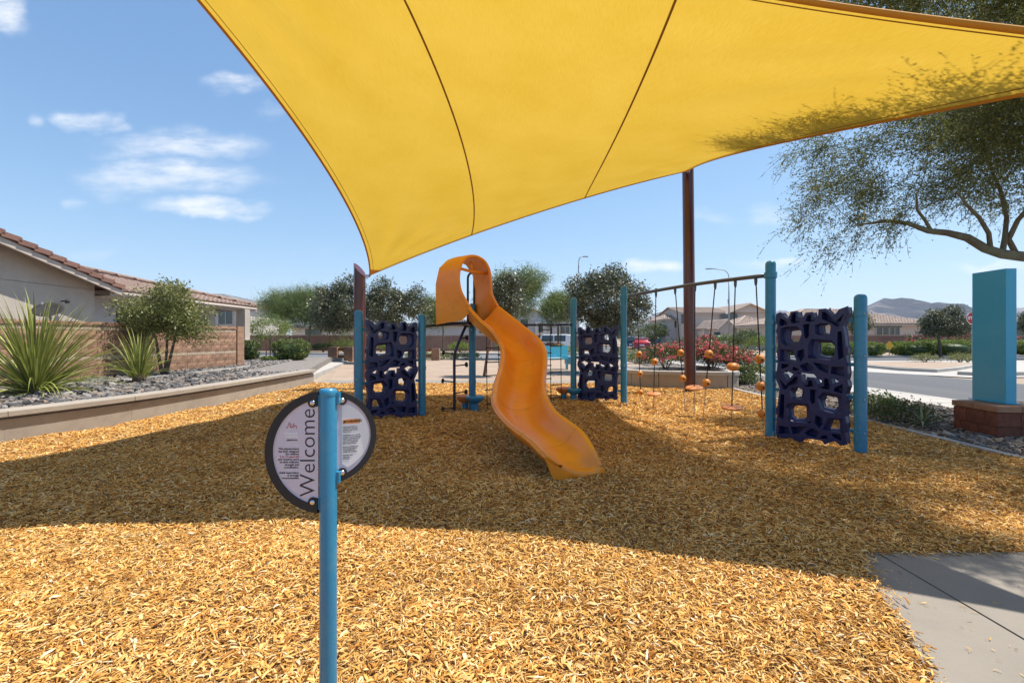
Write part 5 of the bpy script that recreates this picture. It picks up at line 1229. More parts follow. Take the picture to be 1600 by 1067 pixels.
for i, (px, Y, rr, py, lab) in enumerate(((1022,72,2.2,517,'largest green tree at the far end of the road left of the two-storey house'),(1010,95,2.6,520,'pale green tree far down the road above the red car'),(1046,90,1.8,521,'small green tree between the far road and the two-storey house'),(975,90,3.2,518,'green tree far away behind the small climbing wall'))):
    c = P2(px, Y, 0); tree('roadside_tree', lab, c, (c[0], c[1], 1.5), [(*at(px,py,Y),rr,rr*.8,rr*.62)], 110, 34, rr*.11, .10, 'leaf_mid', 'bark', 120+i, .12, group=GF)
shrub('dome_shrub', 'large pale grey-green dome shrub in front of the two-storey house', P2(1133,48,0), 1.9, 1.6, 1.75, 150, 30, .055, 'leaf_hedge', 130, cr=.2)
shrub('tall_shrub', 'tall dark green shrub at the corner of the two-storey house', P2(1166,46,0), 1.25, 1.2, 2.3, 150, 30, .06, 'leaf_mid', 131, cr=.25)
shrub('tall_shrub', 'yellow-green shrub by the two-storey house just left of the tall teal post', P2(1190,44,0), 1.5, 1.3, 1.5, 100, 30, .055, 'leaf_bright', 132, cr=.2)
shrub('bougainvillea', 'pink blossoming bush far behind the maroon mast in front of the two-storey house', P2(1106,47,0), 1.0, .9, 1.9, 90, 22, .05, 'leaf_mid', 133, 'flowering shrub', bloom=('bloom', .06), nb=60)
GH = 'rounded green bushes along the street corner'
for i, (px, Y, rx, h, lab) in enumerate(((1350,35.2,1.35,.98,'rounded green bush left of the yellow diamond sign'),(1423,35.6,1.45,.98,'rounded green bush right of the yellow diamond sign'),(1452,37.5,1.4,1.02,'green bush squeezed behind two rounded bushes'),(1480,36.0,1.85,1.12,'widest rounded green bush beneath the dark tree by the pylon'),(1612,36.5,1.6,1.1,'green bush at the right picture edge past the pylon'),(1300,35,1.3,.95,'green bush seen through the foremost climbing wall, left of the short post'),(1245,36,1.4,1.0,'green bush seen through the left part of the foremost climbing wall'))):
    hedge(lab, px, Y, 0, rx, h, 140+i, 'leaf_bright', 320, .05, GH, 1.1, 'bush')
for i, (px, Y, rx, h, nm) in enumerate(((1440,40,1.5,1.7,'left'),(1480,40.5,1.6,1.6,'middle'),(1515,40,1.6,1.75,'right'),(1600,40,1.5,1.6,'far right'))):
    shrub('bougainvillea', {'left':'pink bougainvillea leftmost against the wall of the tiled house','middle':'pink bougainvillea behind the trunk of the dark tree','right':'pink bougainvillea just left of the teal pylon','far right':'pink bougainvillea at the right picture edge past the pylon'}[nm], P2(px,Y,0), rx, .9, h, 90, 22, .06, 'leaf_mid', 150+i, 'flowering shrub', 'bougainvilleas by the tiled house', bloom=('bloom_m', .06), nb=70)
for i, (px, py, rx, h, lab) in enumerate(((1445,561,.6,.45,'dry olive tuft on the left traffic island'),(1500,561,.5,.5,'dry olive tuft on the traffic island nearer the pylon'),(1512,560,.5,.4,'small dry tuft touching the pylon edge on the island'))):
    g_ = gnd(px, py+5); shrub('dry_tuft', lab, (g_.x, g_.y, 0), rx, .5, h, 40, 20, .035, 'leaf_olive', 160+i, cr=.1)
GS = 'low desert shrubs beyond the plaza'
for i, (px, Y, rx, h, mt, lab) in enumerate(((690,29.3,1.0,.40,'leaf_olive','low olive shrubs behind the left pillar bases, below the navy pipe'),(655,29.3,.8,.5,'leaf_olive','dry shrub beside the right post of the left climbing wall'),(730,29.2,.9,.4,'leaf_olive','low olive shrub behind the teal centre post'),(718,44,1.0,1.0,'leaf_bright','bright green shrub across the street in front of the brown wall'),(505,44.5,1.0,.9,'leaf_mid','dark green agave-like shrub before the long brown wall'),(537,44.3,1.7,1.2,'leaf_bright','bright green rounded shrub before the long brown wall, left of the mast'),(595,44.5,1.1,1.0,'leaf_bright','green shrub before the long brown wall seen through the left climbing wall'),(790,44,.9,1.2,'leaf_olive','grey-green grassy clump across the street behind the rope ladder'),(880,30,1.0,.9,'leaf_bright','green shrub behind the teal bench'),(850,36,1.2,1.1,'leaf_mid','green shrub in front of the white car'),(1000,24,.7,.6,'leaf_olive','dry shrub left of the curved planter'),(975,29.5,1.0,.7,'leaf_olive','olive shrub by the road behind the small climbing wall'),(1175,16.5,.5,.4,'leaf_olive','low olive shrub in the roadside bed behind the rope bridge'))):
    shrub('desert_shrub', lab, P2(px,Y,0), rx, rx*.7, h, 60, 24, .04 if Y < 40 else .06, mt, 170+i, group=GS, cr=rx*.13)
shrub('bougainvillea', 'pink flowering bush behind the teal bench right of the slide', P2(862,33,0), .9, .7, 1.1, 70, 22, .045, 'leaf_mid', 190, 'flowering shrub', bloom=('bloom', .05), nb=50)

# ------------------------------------------------------------------ brown pillars with timber rails
def pillar_fence(label, pxs, Y, h, group='pillar and rail fences'):
    t = thing('pillar_fence', label, 'fence', P2(pxs[0][0], Y), group=group); o = Vector(P2(pxs[0][0], Y))
    for px, w in pxs:
        c = Vector(P2(px, Y)) - o; n = 4
        for k in range(n): m = M(); m.box(c + Vector((0,0,-.06 + (k+.5)*h/n)), (w, .42, h/n-.012)); m.obj('block', MT['block'], t)
        m = M(); m.box(c + Vector((0,0,h/2-.06)), (w-.05,.37,h)); m.obj('pillar_core', MT['block_far'], t)
    a, b = Vector(P2(pxs[0][0], Y))-o, Vector(P2(pxs[1][0], Y))-o
    for z in (h*.32, h*.78): m = M(); m.box(((a.x+b.x)/2, 0, z), (abs(b.x-a.x)-.3, .07, .16)); m.obj('rail', MT['wood'], t)
pillar_fence('two brown block pillars joined by timber rails left of the left climbing wall', ((521.5,.50),(546,.48)), 26.3, .86)
pillar_fence('brown block pillar with timber rails seen between the left climbing wall and the peg pole', ((681,.46),(646,.46)), 28.2, .74)

# ------------------------------------------------------------------ long wall, houses
lw = thing('long_block_wall', 'long low brown block wall across the cross street', 'block wall', (-20,47,0))
x = -32.0
while x < 27.5:
    m = M(); m.box((x+.98+20-20, 0, .76), (1.96,.2,1.50)); o = m.obj('wall_panel', MT['block_far'], lw); o.location = (0,0,0)
    m = M(); m.box((x+.98, 0, 1.555), (1.985,.24,.08)); m.obj('cap', MT['accent'], lw); x += 2.0
lw2 = thing('roadside_block_wall', 'brown block wall in front of the tiled single-storey house', 'block wall', (24,42,0))
for i in range(11):
    for zz in range(3): m = M(); m.box((i*2.0, i*.12, .25+.5*zz), (1.985,.2,.488)); m.obj('block_course', MT['block_far'], lw2)
    m = M(); m.box((i*2.0, i*.12, 1.545), (1.99,.24,.07)); m.obj('cap', MT['accent'], lw2)

def window(parent, c, w, h, face='-y', frame='trim', mull=1):
    f = M(); t_ = .07; dx = (1,0) if face[1] == 'y' else (0,1)
    def bx(u, v, su, sv, dep, off=0):
        nrm = (0,-1) if face == '-y' else (1,0) if face == '+x' else (-1,0)
        cc = (c[0] + dx[0]*u + nrm[0]*off, c[1] + dx[1]*u + nrm[1]*off, c[2] + v); d = (su if dx[0] else dep, su if dx[1] else dep, sv); return cc, d
    for u, v, su, sv in ((0,h/2+t_/2,w+2*t_,t_),(0,-h/2-t_/2,w+2*t_,t_),(-w/2-t_/2,0,t_,h),(w/2+t_/2,0,t_,h)) + tuple(((k+1)/(mull+1)*w - w/2, 0, .05, h) for k in range(mull)):
        f.box(*bx(u, v, su, sv, .12, .03))
    fr = f.obj('window', MT[frame], parent)
    for k in range(mull+1):
        ww = w/(mull+1); g = M(); g.box(*bx(-w/2 + ww*(k+.5), 0, ww-.05, h, .03, .02)); g.obj('pane', MT['glass'], fr)
    return fr
def tiles(parent, p0, p1, up, L, matn, col=.3, row=.36, trim0=0.0, trim1=0.0, name='roof_tiles', rise=.07):
    """barrel tiles on a slope: eave p0->p1, 'up' the unit vector up the slope, trims narrow the slope towards the ridge"""
    m = M(); e = (p1-p0); W_ = e.length; e.normalize(); nrm = e.cross(up).normalized()
    if nrm.z < 0: nrm = -nrm
    nr = max(1, int(L/row)); rr = L/nr
    for j in range(nr):
        v = j*rr; a = trim0*v/L; b = W_ - trim1*v/L; nc = max(1, round((b-a)/col)); cw = (b-a)/nc
        for i in range(nc):
            o = p0 + e*(a + i*cw) + up*v; l = rr*1.12; vs = []
            for (s, lift) in ((0, .035), (1, 0.0)):
                for q in range(5):
                    an = math.pi*q/4; vs.append(o + e*(cw*.5 - cw*.42*math.cos(an)) + nrm*(lift + rise*math.sin(an)) + up*(l*s))
            m.add(vs, [(q, q+1, q+6, q+5) for q in range(4)] + [(0,1,2,3,4)])
    b0 = p0 - nrm*.02; b1 = p1 - nrm*.02; m.add([b0, b1, b1 + up*L - e*trim1, b0 + up*L + e*trim0], [(0,1,2,3)])
    return stuff(m.obj(name, MT[matn], parent))
def gable(parent, x0, x1, y0, y1, ze, rise, axis, ov, matn, wall, sides=(1,1)):
    """axis 'x': ridge runs along x"""
    if axis == 'x':
        ym = (y0+y1)/2; half = (y1-y0)/2 + ov; L = math.hypot(half, rise*half/(half-ov)); rz_ = rise*half/(half-ov)
        for sgn in (1,-1):
            ye = y0-ov if sgn > 0 else y1+ov; up = Vector((0, sgn*half, rz_)).normalized()
            tiles(parent, Vector((x0-ov, ye, ze - rise*ov/(half-ov))), Vector((x1+ov, ye, ze - rise*ov/(half-ov))), up, L, matn)
        for x in (x0, x1):
            m = M(); m.add([(x, y0, ze), (x, y1, ze), (x, ym, ze+rise)], [(0,1,2)]); m.obj('gable_wall', MT[wall], parent)
        m = M(); m.box(((x0+x1)/2, y0-ov+.02, ze - rise*ov/(half-ov) - .09), (x1-x0+2*ov, .05, .16)); m.obj('fascia', MT['fascia'], parent)
        m = M(); m.box(((x0+x1)/2, y0-ov/2, ze - rise*ov/(half-ov) - .12), (x1-x0+2*ov, ov, .03)); m.obj('soffit', MT['fascia'], parent)
    else:
        xm = (x0+x1)/2; half = (x1-x0)/2 + ov; rz_ = rise*half/(half-ov); L = math.hypot(half, rz_)
        for sgn in (1,-1):
            xe = x0-ov if sgn > 0 else x1+ov; up = Vector((sgn*half, 0, rz_)).normalized()
            tiles(parent, Vector((xe, y0-ov, ze - rise*ov/(half-ov))), Vector((xe, y1+ov, ze - rise*ov/(half-ov))), up, L, matn)
        m = M(); m.add([(x0, y0, ze), (x1, y0, ze), (xm, y0, ze+rise)], [(0,1,2)]); m.obj('gable_wall', MT[wall], parent)
        m = M(); zo = ze - rise*ov/(half-ov)
        for sgn in (1,-1):
            m.tube([(xm, y0-ov-.02, zo+rz_-.07), (xm - sgn*half, y0-ov-.02, zo-.07)], .075, 4)
        m.obj('bargeboard', MT['fascia'], parent)
def hip(parent, x0, x1, y0, y1, ze, rise, ov, matn):
    half = (y1-y0)/2 + ov; L = math.hypot(half, rise); X0, X1, Y0, Y1 = x0-ov, x1+ov, y0-ov, y1+ov; t = min(half, (X1-X0)/2)
    tiles(parent, Vector((X0,Y0,ze)), Vector((X1,Y0,ze)), Vector((0,half,rise)).normalized(), L, matn, trim0=t, trim1=t)
    tiles(parent, Vector((X1,Y1,ze)), Vector((X0,Y1,ze)), Vector((0,-half,rise)).normalized(), L, matn, trim0=t, trim1=t)
    L2 = math.hypot(t, rise)
    tiles(parent, Vector((X1,Y0,ze)), Vector((X1,Y1,ze)), Vector((-t,0,rise)).normalized(), L2, matn, trim0=half, trim1=half)
    tiles(parent, Vector((X0,Y1,ze)), Vector((X0,Y0,ze)), Vector((t,0,rise)).normalized(), L2, matn, trim0=half, trim1=half)
    m = M(); m.box(((X0+X1)/2, (Y0+Y1)/2, ze-.12), (X1-X0-.02, Y1-Y0-.02, .14)); m.obj('fascia', MT['fascia'], parent)
    m = M(); m.tube([(X0+t, (Y0+Y1)/2, ze+rise+.04), (X1-t, (Y0+Y1)/2, ze+rise+.04)], .09, 8)
    for (x, y, xr) in ((X0,Y0,X0+t),(X0,Y1,X0+t),(X1,Y0,X1-t),(X1,Y1,X1-t)): m.tube([(x, y, ze+.04), (xr, (Y0+Y1)/2, ze+rise+.04)], .08, 8)
    m.obj('ridge_tiles', MT[matn], parent, True)
def wallbox(parent, x0, x1, y0, y1, z1, matn, z0=-.1):
    m = M(); m.box(((x0+x1)/2, (y0+y1)/2, (z0+z1)/2), (x1-x0, y1-y0, z1-z0)); return m.obj('wall', MT[matn], parent)

# near left house: gable wall facing the park, tile verge, long hip roof behind
h1 = thing('tile_roof_house', 'beige stucco house with brown tile roof behind the block wall at the left', 'house', (0,0,0))
wallbox(h1, -22, -13.0, 4.6, 14.75, 2.80, 'stucco')
yr, zr, ye, ze_ = 8.0, 4.78, 15.25, 2.86      # ridge and far eave of the verge line
sl = (zr-ze_)/(ye-yr)
m = M(); m.add([(-13.0,4.6,2.79),(-13.0,14.75,2.79),(-13.0,14.75,2.99),(-13.0,yr,zr-.05),(-13.0,4.6,zr-.05-(yr-4.6)*sl)], [(0,1,2,3,4)])
m.add([(x-.01, y, z) for x, y, z in m.v[:5]], [(4,3,2,1,0)]); m.obj('gable_wall', MT['stucco'], h1)
wallbox(h1, -22, -13.55, 14.76, 21.6, 2.72, 'stucco_grey')  # recessed wall: bluish eave shade put into its colour as greyer stucco
for (ya, za, yb, zb) in ((yr, zr, ye, ze_), (yr, zr, 1.0, zr-(yr-1.0)*sl)):
    m = M(); m.add([(-12.55,ya,za+.06),(-12.55,yb,zb+.06),(-22,yb,zb+.06),(-22,ya,za+.06),(-12.55,ya,za-.03),(-12.55,yb,zb-.03),(-22,yb,zb-.03),(-22,ya,za-.03)], [(0,1,2,3),(7,6,5,4),(0,4,5,1),(1,5,6,2),(3,2,6,7)]); m.obj('roof_deck', MT['tile_red'], h1)
m = M(); m.add([(-12.53,yr,zr-.04),(-12.53,ye,ze_-.04),(-12.53,ye,ze_-.20),(-12.53,yr,zr-.20),(-12.60,yr,zr-.04),(-12.60,ye,ze_-.04),(-12.60,ye,ze_-.20),(-12.60,yr,zr-.20)], [(0,1,2,3),(7,6,5,4),(0,4,5,1),(3,2,6,7),(1,5,6,2)]); m.obj('bargeboard', MT['fascia'], h1)
vt = M(); n_t = 18; 
tl = math.hypot(ye-yr, zr-ze_)/n_t*1.18; ang = math.atan(sl)
vt.box((0,0,0), (.34, tl, .06)); vt.box((.165,0,-.05), (.05, tl, .12)); vme = mesh('verge_tile', vt, MT['tile_red'])
for i in range(n_t):
    f = (i+.5)/n_t; inst('verge_tile', vme, h1, (-12.66, yr+(ye-yr)*f, zr+(ze_-zr)*f + .10), (-ang+R(7), 0, 0))
# roof tiles on the near slope edge (a band next to the verge) and the hipped roof behind
tiles(h1, Vector((-12.62,23.4,2.80)), Vector((-12.62,15.0,2.80)), Vector((-1,0,.245)).normalized(), 6.6, 'tile', .30, .38, trim0=5.0, trim1=0)
tiles(h1, Vector((-22,23.4,2.80)), Vector((-12.62,23.4,2.80)), Vector((0,-1,.33)).normalized(), 5.2, 'tile', .30, .38, trim1=6.4)
m = M(); m.box((-12.66,19.2,2.70), (.06,8.5,.17)); m.box((-17.3,23.45,2.70), (9.3,.06,.17)); m.obj('fascia', MT['fascia'], h1)
m = M(); m.tube([(-12.60,15.0,2.71),(-12.60,23.3,2.71)], .06, 8); m.obj('gutter', MT['fascia'], h1, True)
m = M(); m.box((-13.1,19.2,2.63), (.95,8.4,.03)); m.obj('soffit', MT['fascia'], h1)
m = M(); m.tube([(-12.62,23.35,2.9), (-19.0,18.3,4.52)], .10, 8); m.tube([(-19.0,18.3,4.50),(-19.0,15.5,4.50)], .1, 8); m.obj('ridge_tiles', MT['tile'], h1, True)
m = M(); m.box((-12.72,22.4,1.55), (.42,.42,2.2)); m.obj('porch_column', MT['stucco'], h1)
for k in range(4): 
    for s in (-1,1):
        m = M(); m.box((-12.70+s*.15,22.38,.42+k*.2), (.29,.60,.19)); m.obj('stone', MT['accent' if (k+s) % 3 else 'block'], h1)
m = M(); m.box((-12.70,22.38,1.15), (.68,.68,.09)); m.obj('column_cap', MT['fascia'], h1)
window(h1, (-13.54,20.3,1.75), 1.3, 1.0, '+x', 'trim', 1)
m = M(); m.box((-13.53,17.0,1.4), (.02,1.6,1.9)); m.obj('patio_recess', MT['glass'], h1)
sd = thing('satellite_dish', 'dark oval satellite dish on the block wall in front of the gable wall', 'satellite dish', at(75,497,11.6)); 
m = M(); m.lathe([(.001,-.05),(.12,-.043),(.22,-.022),(.30,.01),(.305,.012),(.30,.018),(.22,-.012),(.12,-.032),(.001,-.04)], (0,0,.20), 26, axis=(.25,-.55,.80)); m.obj('dish_plate', MT['dish'], sd, True)
m = M(); m.tube([(0,.05,-.4),(0,.05,0),(0,.02,.15)], .022, 8); m.obj('mast', MT['pole_grey'], sd, True)
m = M(); m.tube([(.02,-.02,.05),(.12,-.28,.32)], .012, 6); m.box((.13,-.30,.34), (.06,.06,.05)); m.obj('feed_arm', MT['pole_grey'], sd)
vp = thing('roof_lamp', 'small dark wall lamp mount beside the dish on the gable wall', 'wall lamp', (-12.95,13.6,2.35)); m = M(); m.tube([(0,0,0),(.15,0,.02)], .02, 6); m.lathe([(.05,-.05),(.06,0),(.02,.06)], (.18,0,0), 10); m.obj('lamp_head', MT['dish'], vp)

# far left two-storey house and others behind the long wall
h2 = thing('two_storey_house', 'grey two-storey house with dark windows far behind the left house', 'house')
wallbox(h2, -42, -28.5, 50, 60, 4.9, 'stucco_pale'); hip(h2, -42, -28.5, 50, 60, 4.95, 1.35, .5, 'tile_grey')
for x in (-32.2,-30.2): window(h2, (x,49.99,3.7), 1.5, 1.9, '-y', 'trim', 1)
for xx in (-40,-38.4,-36.8): m = M(); m.box((xx,52.2,5.75), (.35,.3,.3)); m.obj('roof_vent', MT['dish'], h2)
h3 = thing('single_storey_house', 'pale single-storey house peeking over the long wall left of the maroon mast', 'house')
wallbox(h3, -26, -12.2, 56, 66, 2.55, 'stucco_pale'); hip(h3, -26, -12.2, 56, 66, 2.6, 1.0, .5, 'tile_grey')
for x in (-23.5,-17.6,-14.5): window(h3, (x,55.99,1.9), 1.7, .8, '-y', 'slate_trim', 1)
h4 = thing('single_storey_house', 'plain lilac-grey house wall over the long wall behind the peg pole', 'house')
wallbox(h4, -11.4, -1.8, 52, 62, 2.75, 'stucco_grey'); hip(h4, -11.4, -1.8, 52, 62, 2.8, .7, .35, 'tile_grey')
window(h4, (-3.2,51.99,2.1), .8, .5, '-y', 'trim', 0)
h5 = thing('two_storey_house', 'slim pale two-storey house with white balcony trim between slide and rope ladder', 'house')
wallbox(h5, .4, 5.0, 62, 72, 4.3, 'stucco_grey'); gable(h5, .4, 5.0, 62, 72, 4.3, .9, 'y', .35, 'tile_grey', 'stucco_grey')
wallbox(h5, 3.0, 4.4, 61.2, 61.98, 3.4, 'stucco_pale'); window(h5, (1.6,61.99,3.2), 1.0, 1.1, '-y', 'trim', 0); window(h5, (3.7,61.19,2.6), .6, 1.2, '-y', 'trim', 0)
window(h5, (1.6,61.99,1.5), 1.4, .9, '-y', 'trim', 1)
hh = thing('grey_house', 'grey house wall behind the second rope ladder', 'house'); wallbox(hh, 5.6, 9.4, 66, 74, 3.9, 'stucco_grey'); hip(hh, 5.6, 9.4, 66, 74, 3.9, .8, .3, 'tile_grey'); window(hh, (7.4,65.99,2.4), 1.2, 1.0, '-y', 'trim', 1)

# right: two-storey house and single-storey tiled house
h6 = thing('two_storey_house', 'large beige two-storey house with tan tile roofs behind the rope bridge', 'house')
Yh = 70.0
def xw(px, Y=Yh): return (px-800)/F*Y
wallbox(h6, xw(1064), xw(1200), 70, 82, 5.05, 'stucco_rose')
gable(h6, xw(1135), xw(1202), 69.6, 82, 5.05, 1.35, 'y', .45, 'tile_tan', 'stucco_rose')
gable(h6, xw(1066), xw(1134), 70, 81, 5.05, 1.1, 'x', .4, 'tile_tan', 'stucco_rose')
wallbox(h6, xw(1040,72), xw(1063,72), 72, 80, 4.1, 'stucco_grey'); hip(h6, xw(1040,72), xw(1063,72), 72, 80, 4.1, .9, .35, 'tile_tan')
wallbox(h6, xw(1138,62), xw(1215,62), 62, 69.5, 2.75, 'stucco_rose'); hip(h6, xw(1150,62), xw(1222,62), 62, 69.5, 2.8, 1.5, .45, 'tile_tan')
gable(h6, xw(1123,61), xw(1148,61), 61, 68, 2.75, .95, 'y', .35, 'tile_tan', 'stucco_rose'); wallbox(h6, xw(1123,61), xw(1148,61), 61, 68, 2.75, 'stucco_rose')
gable(h6, xw(1182,60), xw(1206,60), 60, 66, 2.6, .8, 'y', .35, 'tile_tan', 'stucco_rose'); wallbox(h6, xw(1182,60), xw(1206,60), 60, 66, 2.6, 'stucco_rose')
window(h6, (xw(1133,69.6),69.59,4.35), 1.0, .85, '-y', 'slate_trim', 0); window(h6, (xw(1146,69.6),69.59,4.35), 1.0, .85, '-y', 'slate_trim', 0)
window(h6, (xw(1120,61),60.99,1.4), .7, 1.2, '-y', 'slate_trim', 0); window(h6, (xw(1103,70),69.99,2.0), 1.6, 1.5, '-y', 'trim', 1); window(h6, (xw(1067.5,70),69.98,4.1), .5, 1.2, '-y', 'slate_trim', 0)
window(h6, (xw(1058,72),71.99,3.4), .9, 1.1, '-y', 'trim', 0); window(h6, (xw(1190,60),59.99,1.4), 1.3, 1.3, '-y', 'slate_trim', 1)
m = M(); m.box((xw(1112,66),66,2.55), (3.2,4,.12)); m.obj('porch_roof', MT['tile_tan'], h6)
for px in (1098,1110): m = M(); m.box((xw(px,65),64.6,1.2), (.25,.25,2.6)); m.obj('porch_post', MT['stucco_pale'], h6)
m = M(); m.lathe([(.06,0),(.06,.5),(.12,.52),(.12,.62)], (xw(1142.5), 71, 6.4), 8); m.obj('vent_pipe', MT['dish'], h6)
h7 = thing('tile_roof_house', 'single-storey beige house with tan barrel-tile hip roof behind the green bushes', 'house')
X0h, X1h = xw(1225,48), xw(1448,48)
wallbox(h7, X0h, X1h, 48, 58, 2.70, 'stucco_rose'); hip(h7, X0h, X1h, 48, 58, 2.72, 1.72, .55, 'tile_tan')
window(h7, (xw(1378,48),47.99,1.95), 1.25, .85, '-y', 'trim', 1); window(h7, (xw(1397,48),47.99,1.95), 1.0, .85, '-y', 'trim', 1)
m = M(); m.box((xw(1387,48),47.93,2.46), (2.7,.12,.14)); m.obj('lintel', MT['slate_trim'], h7)
m = M(); m.lathe([(.05,0),(.05,.35),(.1,.36),(.1,.45)], (xw(1312,50), 51.5, 4.1), 8); m.obj('vent_pipe', MT['dish'], h7)
h8 = thing('single_storey_house', 'beige house mostly hidden beyond the teal pylon at the right edge', 'house')
wallbox(h8, xw(1490,52), xw(1780,52), 52, 62, 2.9, 'stucco_rose'); hip(h8, xw(1490,52), xw(1780,52), 52, 62, 2.9, .8, .5, 'tile_tan'); window(h8, (xw(1598,52),51.99,2.0), 1.2, .8, '-y', 'slate_trim', 1)

# ------------------------------------------------------------------ street furniture
def street_light(label, px, Y, ytop, arm, group='street lights'):
    c = P2(px, Y, 0); H = CZ + (HY-ytop)/F*Y; t = thing('street_light', label, 'street light', c, group=group); d = 1 if arm > 0 else -1; L = abs(arm)/F*Y
    m = M(); m.tube([(0,0,-.1),(0,0,H*.5),(0,0,H-1.0)], [.10,.08,.065], 10); pts = [(0,0,H-1.0)] + [(d*L*.45*(1-math.cos(a)), 0, H-1.0 + .85*math.sin(a)) for a in [math.pi/2*q/6 for q in range(1,7)]] + [(d*L,0,H-.05)]
    m.tube(pts, .045, 8); m.obj('pole', MT['pole_grey'], t, True); m = M(); m.box((d*(L+.25),0,H-.08), (.6,.2,.10)); m.obj('lamp_head', MT['pole_grey'], t)
street_light('tall street light with curved arm behind the rope bridge', 1139, 50, 419, -28)
street_light('thin street light rising behind the round dark tree', 904, 52, 400, 7)
c = P2(947, 55); m = M(); m.tube([(0,0,0),(0,0,CZ+(HY-412)/F*55)], .06, 8); o = m.obj('utility_pole', MT['dish'], None, True); o.location = c; tag(o, 'thin dark pole sticking up above the round dark tree', 'pole')
ss = thing('stop_sign', 'red stop sign half hidden behind the teal pylon', 'stop sign', P2(1520,27.5))
m = M(); r_ = .38
for rr, yy_, nm, mt in ((r_,0,'rim','sign_white'),(r_*.93,-.006,'plate','stop_red')):
    m = M(); vs = [(rr*math.cos(R(22.5+45*i)), yy_, 2.45 + rr*math.sin(R(22.5+45*i))) for i in range(8)]; m.add(vs + [(x, yy_+.004, z) for x, _, z in vs], [tuple(range(8)), tuple(range(8,16))[::-1]] + [(i, 8+i, 8+(i+1) % 8, (i+1) % 8) for i in range(8)]); m.obj(nm, MT[mt], ss)
text('lettering', 'STOP', .235, (0,-.012,2.45), (R(90),0,0), 'sign_white', ss, off=.006)
m = M(); m.tube([(0,.03,-.1),(0,.03,2.8)], .03, 8); m.obj('pole', MT['pole_grey'], ss)
ys = thing('diamond_sign', 'small yellow diamond warning sign between two rounded bushes', 'sign', P2(1390,34.7))
m = M(); m.add([(0,0,.40),(.34,0,.74),(0,0,1.08),(-.34,0,.74),(0,.01,.40),(.34,.01,.74),(0,.01,1.08),(-.34,.01,.74)], [(0,1,2,3),(7,6,5,4),(0,4,5,1),(1,5,6,2),(2,6,7,3),(3,7,4,0)]); m.obj('plate', MT['sign_yellow'], ys)
m = M(); m.tube([(0,.03,-.1),(0,.03,1.0)], .03, 8); m.obj('pole', MT['pole_grey'], ys)
# teal bench on the plaza
bn = thing('teal_bench', 'bright teal metal bench on the plaza right of the slide, seen from its end', 'bench', gnd(866,577))
b0 = Vector(bn.location)
def bb_(nm, c, d, rx=0, rz=R(18), mt='bench_teal'):
    m = M(); m.box(c, d, rz, rx); return m.obj(nm, MT[mt], bn)
for k in range(6): bb_('seat_slat', (0.0, -.25+.085*k, .44), (1.25,.070,.03))
for k in range(6): bb_('back_slat', (.04+.0*k, .27+.028*k, .52+.083*k), (1.25,.025,.073), R(-14))
for x in (-.60,.60):
    bb_('end_panel', (x*.95, -.02+x*.31, .36), (.035,.52,.30)); bb_('leg', (x*.9,-.22+x*.3,.19), (.05,.05,.42)); bb_('leg', (x*.9,.16+x*.3,.19), (.05,.05,.42))

# ------------------------------------------------------------------ vehicles far down the road
def car(name, label, px, Y, base_z, L, Wd, H, rz, paint, kind='suv', cat='car'):
    c = P2(px, Y, base_z); rz = rz - math.atan2(c[0], Y) if abs(rz) < R(20) else rz; t = thing(name, label, cat, c, rz)
    prof = [(-L/2,.28),(-L/2+.05,.75),(-L/2+.15,.98)] + ([(-L/2+.35,H*.97),(-L/2+.7,H),(L*.10,H),(L*.24,1.02)] if kind == 'suv' else [(-L/2+.5,1.02),(-L/2+1.0,H),(L*.08,H),(L*.25,1.0)]) + [(L/2-.25,.90),(L/2-.03,.72),(L/2,.30)]
    vs = []; n = len(prof)
    for k, (s, tp) in enumerate(((-1,.80),(-1,1.0),(1,1.0),(1,.80))):
        pass
    m = M()
    for x in (-1, 1):
        for (y, z) in prof: m.v.append((x*Wd/2*(1 if z < 1.0 else .84), y, z))
    m.f = [tuple(range(n)), tuple(range(n, 2*n))[::-1]] + [(i, (i+1) % n, n+(i+1) % n, n+i) for i in range(n)]
    o = m.obj('body', MT[paint], t, 35); b = o.modifiers.new('e', 'BEVEL'); b.width = .05; b.segments = 2; b.limit_method = 'ANGLE'
    yb = -L/2 + (.25 if kind == 'suv' else .78)
    m = M(); m.box((0, yb-.02, (H+1.02)/2), (Wd*.78,.03,(H-1.02)*.78), 0, R(-25)); m.obj('rear_window', MT['glass'], t)
    m = M(); m.box((0, L*.175, (H+1.0)/2+.02), (Wd*.78,.03,(H-1.0)*1.05), 0, R(50)); m.obj('windscreen', MT['glass'], t)
    for s in (-1,1):
        for (ya, yb2) in ((-L*.34,-L*.12),(-L*.10,L*.12)): m = M(); m.box((s*(Wd/2*.90+.012), (ya+yb2)/2, (H+1.04)/2-.02), (.03,yb2-ya-.04,(H-1.04)*.78), 0, 0, s*R(-14)); m.obj('side_window', MT['glass'], t)
        m = M(); m.box((s*Wd*.40, -L/2+.02, .86), (.22,.06,.18)); m.obj('tail_light', MT['lens_red'], t)
        m = M(); m.box((s*Wd*.38, L/2-.06, .66), (.28,.08,.13)); m.obj('headlight', MT['sign_white'], t)
        for y in (-L*.31, L*.31):
            m = M(); m.lathe([(.2,-.11),(.33,-.10),(.34,0),(.33,.10),(.2,.11)], (s*(Wd/2-.10), y, .34), 18, axis=(1,0,0)); w = m.obj('wheel', MT['rubber'], t, 40)
            m = M(); m.lathe([(.05,.0),(.19,.01),(.2,.0)], (s*(Wd/2+.012), y, .34), 12, axis=(s,0,0)); m.obj('rim', MT['pole_grey'], w)
    m = M(); m.box((0,-L/2-.005,.62), (.5,.02,.14)); m.obj('number_plate', MT['sign_white'], t)
    return t
